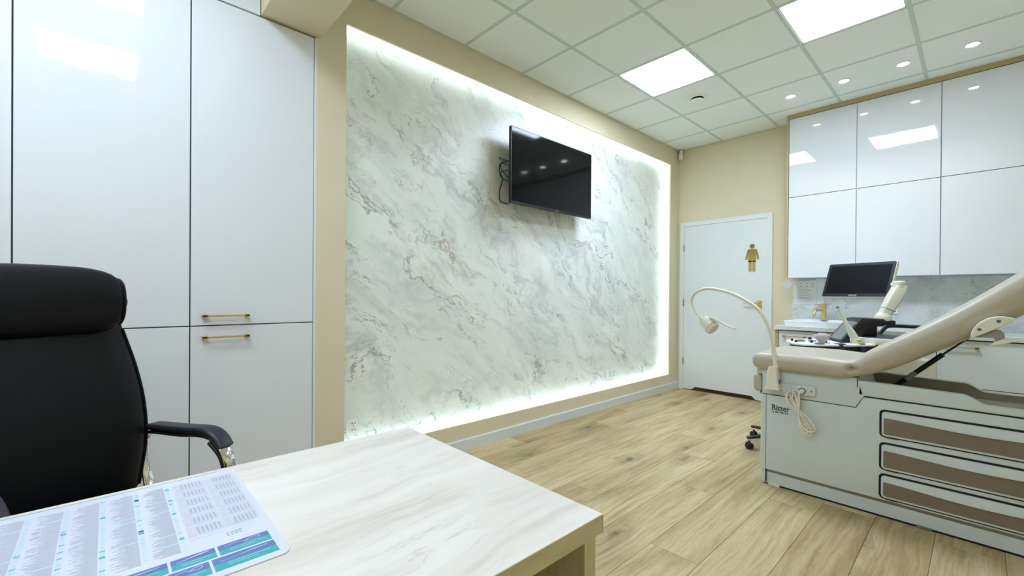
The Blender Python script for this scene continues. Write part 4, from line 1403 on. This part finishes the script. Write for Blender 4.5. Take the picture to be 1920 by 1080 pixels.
# coiled power cord with plug
cd = bmesh.new()
yc = 3.012
tube(cd, [(1.846, LYc, 0.628), (1.872, yc, 0.610), (1.895, yc, 0.585), (1.915, yc - 0.004, 0.56)], 0.0042, 8, 6)
tube(cd, [(1.954, 3.02, 0.622), (1.945, yc - 0.012, 0.612), (1.940, yc - 0.01, 0.57), (1.938, yc - 0.005, 0.52)], 0.0042, 8, 6)
for i, (x0, z0, x1, z1, sp, tw) in enumerate([(1.890, 0.605, 1.985, 0.405, 0.030, 0.0), (1.905, 0.615, 1.998, 0.425, 0.024, 0.006), (1.880, 0.590, 1.975, 0.395, 0.020, -0.006), (1.925, 0.622, 1.990, 0.385, 0.026, 0.01), (1.898, 0.612, 2.004, 0.412, 0.036, -0.012)]):
    a, b = Vector((x0, yc - 0.004 * i, z0)), Vector((x1, yc - 0.004 * i, z1))
    dv = (b - a)
    nn = Vector((-dv.z, 0, dv.x)).normalized() * -1
    mid = Vector((1.938, yc - 0.003 * i, 0.505))
    loop = [mid + nn * 0.004, a * 0.6 + mid * 0.4 + nn * sp * 0.8, a + nn * sp * 0.35, a - nn * sp * 0.5, a * 0.55 + mid * 0.45 - nn * sp * 0.6, mid - nn * 0.005, b * 0.55 + mid * 0.45 + nn * sp * 0.7, b + nn * sp * 0.6, b + dv * 0.06 - nn * sp * 0.1, b - nn * sp * 0.7, b * 0.5 + mid * 0.5 - nn * sp * 0.8, mid + nn * tw]
    tube(cd, loop, 0.0040, 8, 6)
pc = obj('power_cord', cd, 'cord', LM, world=True, label='cream coiled power cord')
obj('plug', lathe(bmesh.new(), [(0.0135, 0), (0.0135, 0.012), (0.009, 0.022), (0.006, 0.026)], (1.954, FY - 0.022, 0.625), (-0.15, -1, -0.2), 16), 'plastic', pc, world=True)

# ------------------------------------------------------------------ ultrasound machine (local: +y away from the operator, +x operator's right)
US = thing('ultrasound_machine', 'white ultrasound machine with black monitor behind the exam table', 'ultrasound', (2.0, 4.15, 0), math.radians(-62))


def us(name, bm, m, parent=None, **k):
    return obj(name, bm, m, parent or US, **k)


us('wheel_base', prism(bmesh.new(), rrect(-0.24, 0.24, -0.12, 0.48, 0.06, 4), 'z', 0.07, 0.15, 0.01), 'machine')
for x in (-0.2, 0.2):
    for y in (-0.07, 0.42):
        c = bmesh.new()
        for s in (-1, 1):
            lathe(c, [(0.045, -0.010), (0.05, -0.005), (0.05, 0.005), (0.045, 0.010)], (x + s * 0.016, y, 0.05), (1, 0, 0), 20)
        lathe(c, [(0.012, 0.05), (0.012, 0.10)], (x, y, 0), (0, 0, 1), 8)
        us('caster', c, 'slate')
us('body', prism(bmesh.new(), rrect(-0.17, 0.17, 0.06, 0.46, 0.04, 4), 'z', 0.15, 0.745, 0.015), 'machine')
us('body_front', prism(bmesh.new(), rrect(-0.15, 0.15, 0.0, 0.09, 0.03, 4), 'z', 0.15, 0.70, 0.01), 'black')
us('column', prism(bmesh.new(), rrect(-0.09, 0.09, 0.06, 0.28, 0.03, 4), 'z', 0.74, 0.83, 0.01), 'black')
# control console, slightly tilted to the operator
def tilt(bm, ang=3.0, piv=(0, 0.05, 0.842)):
    bm.transform(Matrix.Translation((0, 0, 0.012)))
    bm.transform(Matrix.Translation(piv) @ Matrix.Rotation(math.radians(ang), 4, 'X') @ Matrix.Translation([-v for v in piv]))
    return bm


outline = [(-0.225, 0.07), (-0.235, -0.10), (-0.225, -0.30), (-0.19, -0.40), (-0.12, -0.445), (0.0, -0.46), (0.12, -0.445), (0.20, -0.40), (0.245, -0.30), (0.265, -0.12), (0.265, 0.03), (0.245, 0.065), (0.20, 0.075)]
outline = [(x, y * 0.9 if y < 0 else y) for x, y in outline]
con = us('console', tilt(prism(bmesh.new(), outline, 'z', 0.828, 0.842, 0.004, 2)), 'machw', angle=40)
under = [(x * 0.93, y * 0.95 + 0.004) for x, y in outline]
us('console_underside', tilt(prism(bmesh.new(), under, 'z', 0.785, 0.829, 0.012, 2)), 'black', con, angle=40)
kb = bmesh.new()
random.seed(5)
for i in range(9):
    for j in range(4):
        if random.random() < 0.62:
            x, y = -0.19 + 0.042 * i, -0.24 - 0.034 * j + 0.04 * abs(i - 4) / 4
            prism(kb, rrect(x, x + 0.026, y, y + 0.018, 0.004, 2), 'z', 0.842, 0.846)
us('keys', tilt(kb), 'greyink', con, kind='stuff')
kb = bmesh.new()
for x, y, r in ((-0.12, -0.16, 0.012), (-0.06, -0.17, 0.014), (0.03, -0.18, 0.012), (0.10, -0.28, 0.010), (0.13, -0.20, 0.012), (-0.16, -0.22, 0.012), (0.05, -0.37, 0.009), (-0.06, -0.37, 0.009)):
    lathe(kb, [(r, 0.842), (r, 0.856), (r * 0.8, 0.86), (0, 0.86)], (x, y, 0), n=14)
us('knobs', tilt(kb), 'black', con, kind='stuff')
us('trackball', tilt(lathe(bmesh.new(), [(0.026, 0.842), (0.024, 0.850), (0.016, 0.858), (0, 0.861)], (0.0, -0.33, 0), n=18)), 'slate', con)
for y in (-0.26, -0.135, -0.015):
    us('probe_slot', tilt(prism(bmesh.new(), rrect(0.155, 0.24, y - 0.030, y + 0.030, 0.024, 5), 'z', 0.8415, 0.8432)), 'black', con, smooth=False)
us('holder_clip', tilt(box(B(0.215, 0.262, -0.155, -0.115, 0.77, 0.848, bevel=0.004), 0.215, 0.262, -0.03, 0.0, 0.75, 0.846, bevel=0.004)), 'navy', con)
# rear tray and body side
tr = [(0.0 + 0.26 * math.cos(a), 0.17 + 0.20 * math.sin(a)) for a in [2 * PI * k / 32 for k in range(32)]]
us('rear_tray', prism(bmesh.new(), tr, 'z', 0.845, 0.892, 0.008, 2), 'machine', angle=40)
us('tray_mat', prism(bmesh.new(), [(x * 0.88, 0.17 + (y - 0.17) * 0.84) for x, y in tr], 'z', 0.892, 0.897, 0.002, 1), 'navy', angle=40)
us('tray_underside', prism(bmesh.new(), [(x * 0.97, 0.17 + (y - 0.17) * 0.97) for x, y in tr], 'z', 0.79, 0.846), 'black', angle=40)
stk = bmesh.new()
prism(stk, rrect(-0.011, 0.011, -0.011, 0.011, 0.001, 2), 'y', -0.0006, 0.0)
us('sticker', merge(bmesh.new(), stk, Matrix.Translation((0.243, 0.085, 0.822)) @ Matrix.Rotation(math.radians(62), 4, 'Z')), 'probe', smooth=False)
hb = bmesh.new()
tube(hb, [(0.20, 0.20, 0.87), (0.205, 0.26, 0.90), (0.205, 0.295, 0.945), (0.205, 0.33, 0.962), (0.20, 0.45, 0.962), (0.12, 0.50, 0.962), (-0.12, 0.50, 0.962), (-0.20, 0.45, 0.962), (-0.205, 0.33, 0.962), (-0.205, 0.295, 0.945), (-0.205, 0.26, 0.90), (-0.20, 0.20, 0.87)], 0.014, 12, 4)
us('rear_handle', hb, 'black')
# touch panel housing
tp = Matrix.Translation((0.0, -0.045, 0.935)) @ Matrix.Rotation(math.radians(-36), 4, 'X')
th_ = us('touch_housing', merge(bmesh.new(), prism(bmesh.new(), rrect(-0.135, 0.135, -0.115, 0.112, 0.012, 3), 'y', 0.0, 0.035, 0.005, 2), tp), 'black', angle=40)
us('touch_screen', merge(bmesh.new(), prism(bmesh.new(), rrect(-0.105, 0.100, -0.085, 0.082, 0.004, 2), 'y', -0.0015, 0.001), tp), 'tpanel', th_, smooth=False)
us('orange_mark', merge(bmesh.new(), B(0.108, 0.124, -0.0012, 0.001, 0.062, 0.076), tp), 'gold', th_, smooth=False)
ah = bmesh.new()
prism(ah, [(0.030, 1.029), (0.16, 1.028), (0.172, 1.02), (0.172, 0.985), (0.16, 0.975), (0.10, 0.970), (0.06, 0.950), (0.03, 0.89), (-0.02, 0.85), (-0.06, 0.85), (-0.055, 0.88), (0.02, 1.005)], 'x', -0.12, 0.12, 0.008, 2)
us('arm_housing', ah, 'black', angle=40)
us('cross_handle', prism(bmesh.new(), rrect(0.10, 0.262, 0.980, 1.016, 0.010, 3), 'x', -0.045, 0.045, 0.006, 2), 'black', angle=40)
us('support_post', prism(bmesh.new(), rrect(-0.06, 0.06, 0.03, 0.15, 0.02, 3), 'z', 0.89, 0.99, 0.004), 'black')
# monitor arm
ja = Vector((0.0, 0.195, 1.026))
jb = Vector((-0.02, 0.305, 1.248))
us('arm_base', lathe(bmesh.new(), [(0.052, 0.0), (0.052, 0.02), (0.045, 0.045), (0.03, 0.06), (0, 0.062)], (0.0, 0.20, 1.012), n=24), 'machine')
arm = bmesh.new()
av = (jb - ja).normalized()
xs_ = Vector((1, 0, 0))
ns_ = av.cross(xs_).normalized()
rg = []
for s, w, h in ((0.02, 0.036, 0.030), (0.08, 0.040, 0.036), (0.16, 0.042, 0.040), (0.24, 0.040, 0.040), (0.285, 0.034, 0.030)):
    o_ = ja + av * s
    rg.append([o_ + xs_ * a + ns_ * b for a, b in rrect(-w, w, -h, h, 0.014, 3)])
loft(arm, rg)
arm_o = us('monitor_arm', arm, 'machine', angle=40)
us('arm_joint_line', loft(bmesh.new(), [[ja + av * s + xs_ * a + ns_ * b for a, b in rrect(-0.0405, 0.0405, -0.037, 0.037, 0.014, 3)] for s in (0.076, 0.080)]), 'slate', arm_o)
us('arm_slot', B(-0.046, -0.040, 0.255, 0.275, 1.15, 1.175), 'black', arm_o)
us('upper_joint', lathe(bmesh.new(), [(0.034, -0.04), (0.038, -0.03), (0.038, 0.05), (0.030, 0.06), (0, 0.062)], jb + Vector((0, 0, 0.0)), n=22), 'machine')
# monitor: placed by world pose
Minv = rootmat(US).inverted()
ya_ = 1.229
fwv = Vector((math.cos(ya_), math.sin(ya_), 0))
lfv = Vector((-fwv.y, fwv.x, 0))
tl = 0.385
vv = Vector((0, 0, 1)) * math.cos(tl) + fwv * math.sin(tl)
nb = lfv.cross(vv) * -1
MP = Vector((1.994, 4.431, 1.3285))
MM = Minv @ frame_matrix(MP, -lfv, vv.cross(-lfv) * -1 if False else (-lfv).cross(vv) * -1, vv)
mon = us('monitor', merge(bmesh.new(), prism(bmesh.new(), rrect(-0.243, 0.243, -0.152, 0.152, 0.014, 4), 'y', 0.004, 0.034, 0.006, 3), MM), 'machine', angle=40)
us('monitor_bezel', merge(bmesh.new(), prism(bmesh.new(), rrect(-0.238, 0.238, -0.147, 0.147, 0.012, 4), 'y', 0.0, 0.006, 0.001, 1), MM), 'bezel', mon, angle=40)
us('monitor_screen', merge(bmesh.new(), B(-0.218, 0.218, -0.0008, 0.001, -0.122, 0.124), MM), 'mscreen', mon, smooth=False)
lg = text_mesh('SAMSUNG', 0.0125, 0.0003, 0.0, 'CENTER')
lg.transform(frame_matrix((-0.005, -0.0006, -0.1415), (1, 0, 0), (0, 0, 1), (0, -1, 0)))
us('monitor_lettering', merge(bmesh.new(), lg, MM), 'plastic', mon, smooth=False)
us('monitor_mount', merge(bmesh.new(), box(B(-0.07, 0.07, 0.034, 0.05, -0.07, 0.07, bevel=0.006), -0.03, 0.16, 0.05, 0.08, -0.035, 0.035, bevel=0.008), MM), 'machine')
pj = Minv @ frame_matrix(MP, -lfv, (-lfv).cross(vv) * -1, vv) @ Vector((0.15, 0.07, 0.0))
us('mount_link', tube(bmesh.new(), [jb + Vector((0, 0, 0.02)), (jb + Vector((0, 0, 0.02)) + pj) / 2, pj], 0.026, 14), 'machine')
# probes in the holders are separate things
def wus(p):
    return rootmat(US) @ Vector(p)


p1 = wus((0.205, -0.245, 0.0))
t = thing('ultrasound_probe', 'pinkish grey curved ultrasound probe hanging in the console holder', 'probe', (p1.x, p1.y, 0.842), math.radians(-62))
t.scale = (1.2, 1.2, 1.2)
ph = bmesh.new()
sec = lambda w, d, z, dy=0: [(a, b + dy, z) for a, b in rrect(-d, d, -w, w, min(w, d) * 0.9, 4)]
loft(ph, [sec(0.011, 0.010, -0.07), sec(0.012, 0.011, -0.01), sec(0.014, 0.013, 0.006), sec(0.026, 0.015, 0.020), sec(0.040, 0.017, 0.034), sec(0.043, 0.017, 0.046), sec(0.040, 0.015, 0.056), sec(0.028, 0.012, 0.0635), sec(0.01, 0.006, 0.066)])
obj('probe_body', ph, 'probe', t, angle=60)
obj('probe_face', loft(bmesh.new(), [sec(0.0405, 0.0125, 0.0525), sec(0.038, 0.012, 0.060), sec(0.027, 0.010, 0.0665), sec(0.01, 0.005, 0.0685)]), 'navy', t, angle=60)
p2 = wus((0.20, -0.03, 0.0))
t = thing('endocavity_probe', 'slender wand probe wrapped in a pale yellow glove', 'probe', (p2.x, p2.y, 0.84), math.radians(-62))
a0, a1 = Vector((0.0, 0.0, 0.02)), Vector((0.0, -0.118, 0.268))
obj('wand', tube(bmesh.new(), [a0, a0.lerp(a1, 0.25), a0.lerp(a1, 0.38), a0.lerp(a1, 0.5), a0.lerp(a1, 0.9), a1 - (a1 - a0) * 0.04, a1], [0.026, 0.024, 0.019, 0.013, 0.0105, 0.013, 0.010], 14), 'machine', t)
obj('wand_tip', lathe(bmesh.new(), [(0.0125, -0.002), (0.011, 0.006), (0.006, 0.010), (0, 0.011)], a1, (a1 - a0), 14), 'slate', t)
gl = bmesh.new()
random.seed(21)
for i in range(7):
    c_ = Vector((random.uniform(-0.008, 0.008), random.uniform(-0.010, 0.008), 0.008 + 0.007 * i))
    R_ = random.uniform(0.024, 0.031)
    ax = Vector((random.uniform(-0.3, 0.3), random.uniform(-0.3, 0.3), 1)).normalized()
    u1 = ax.orthogonal().normalized()
    u2 = ax.cross(u1)
    tube(gl, [c_ + (u1 * math.cos(a) + u2 * math.sin(a)) * R_ for a in [2 * PI * k / 12 for k in range(13)]], 0.0055, 6, 3)
loft(gl, [[(0.024 * math.cos(a) + 0.004 * math.sin(3 * a), 0.026 * math.sin(a), z) for a in [2 * PI * k / 14 for k in range(14)]] for z in (0.0, 0.05)])
tube(gl, [(0.024, -0.004, 0.01), (0.034, 0.0, -0.03), (0.038, 0.0, -0.07), (0.036, 0.004, -0.12)], [0.010, 0.009, 0.011, 0.006], 8, 4)
tube(gl, [(0.0, -0.02, 0.03), (0.006, -0.038, 0.042), (0.012, -0.044, 0.034)], [0.006, 0.005, 0.003], 6, 4)
obj('glove', gl, 'latex', t)
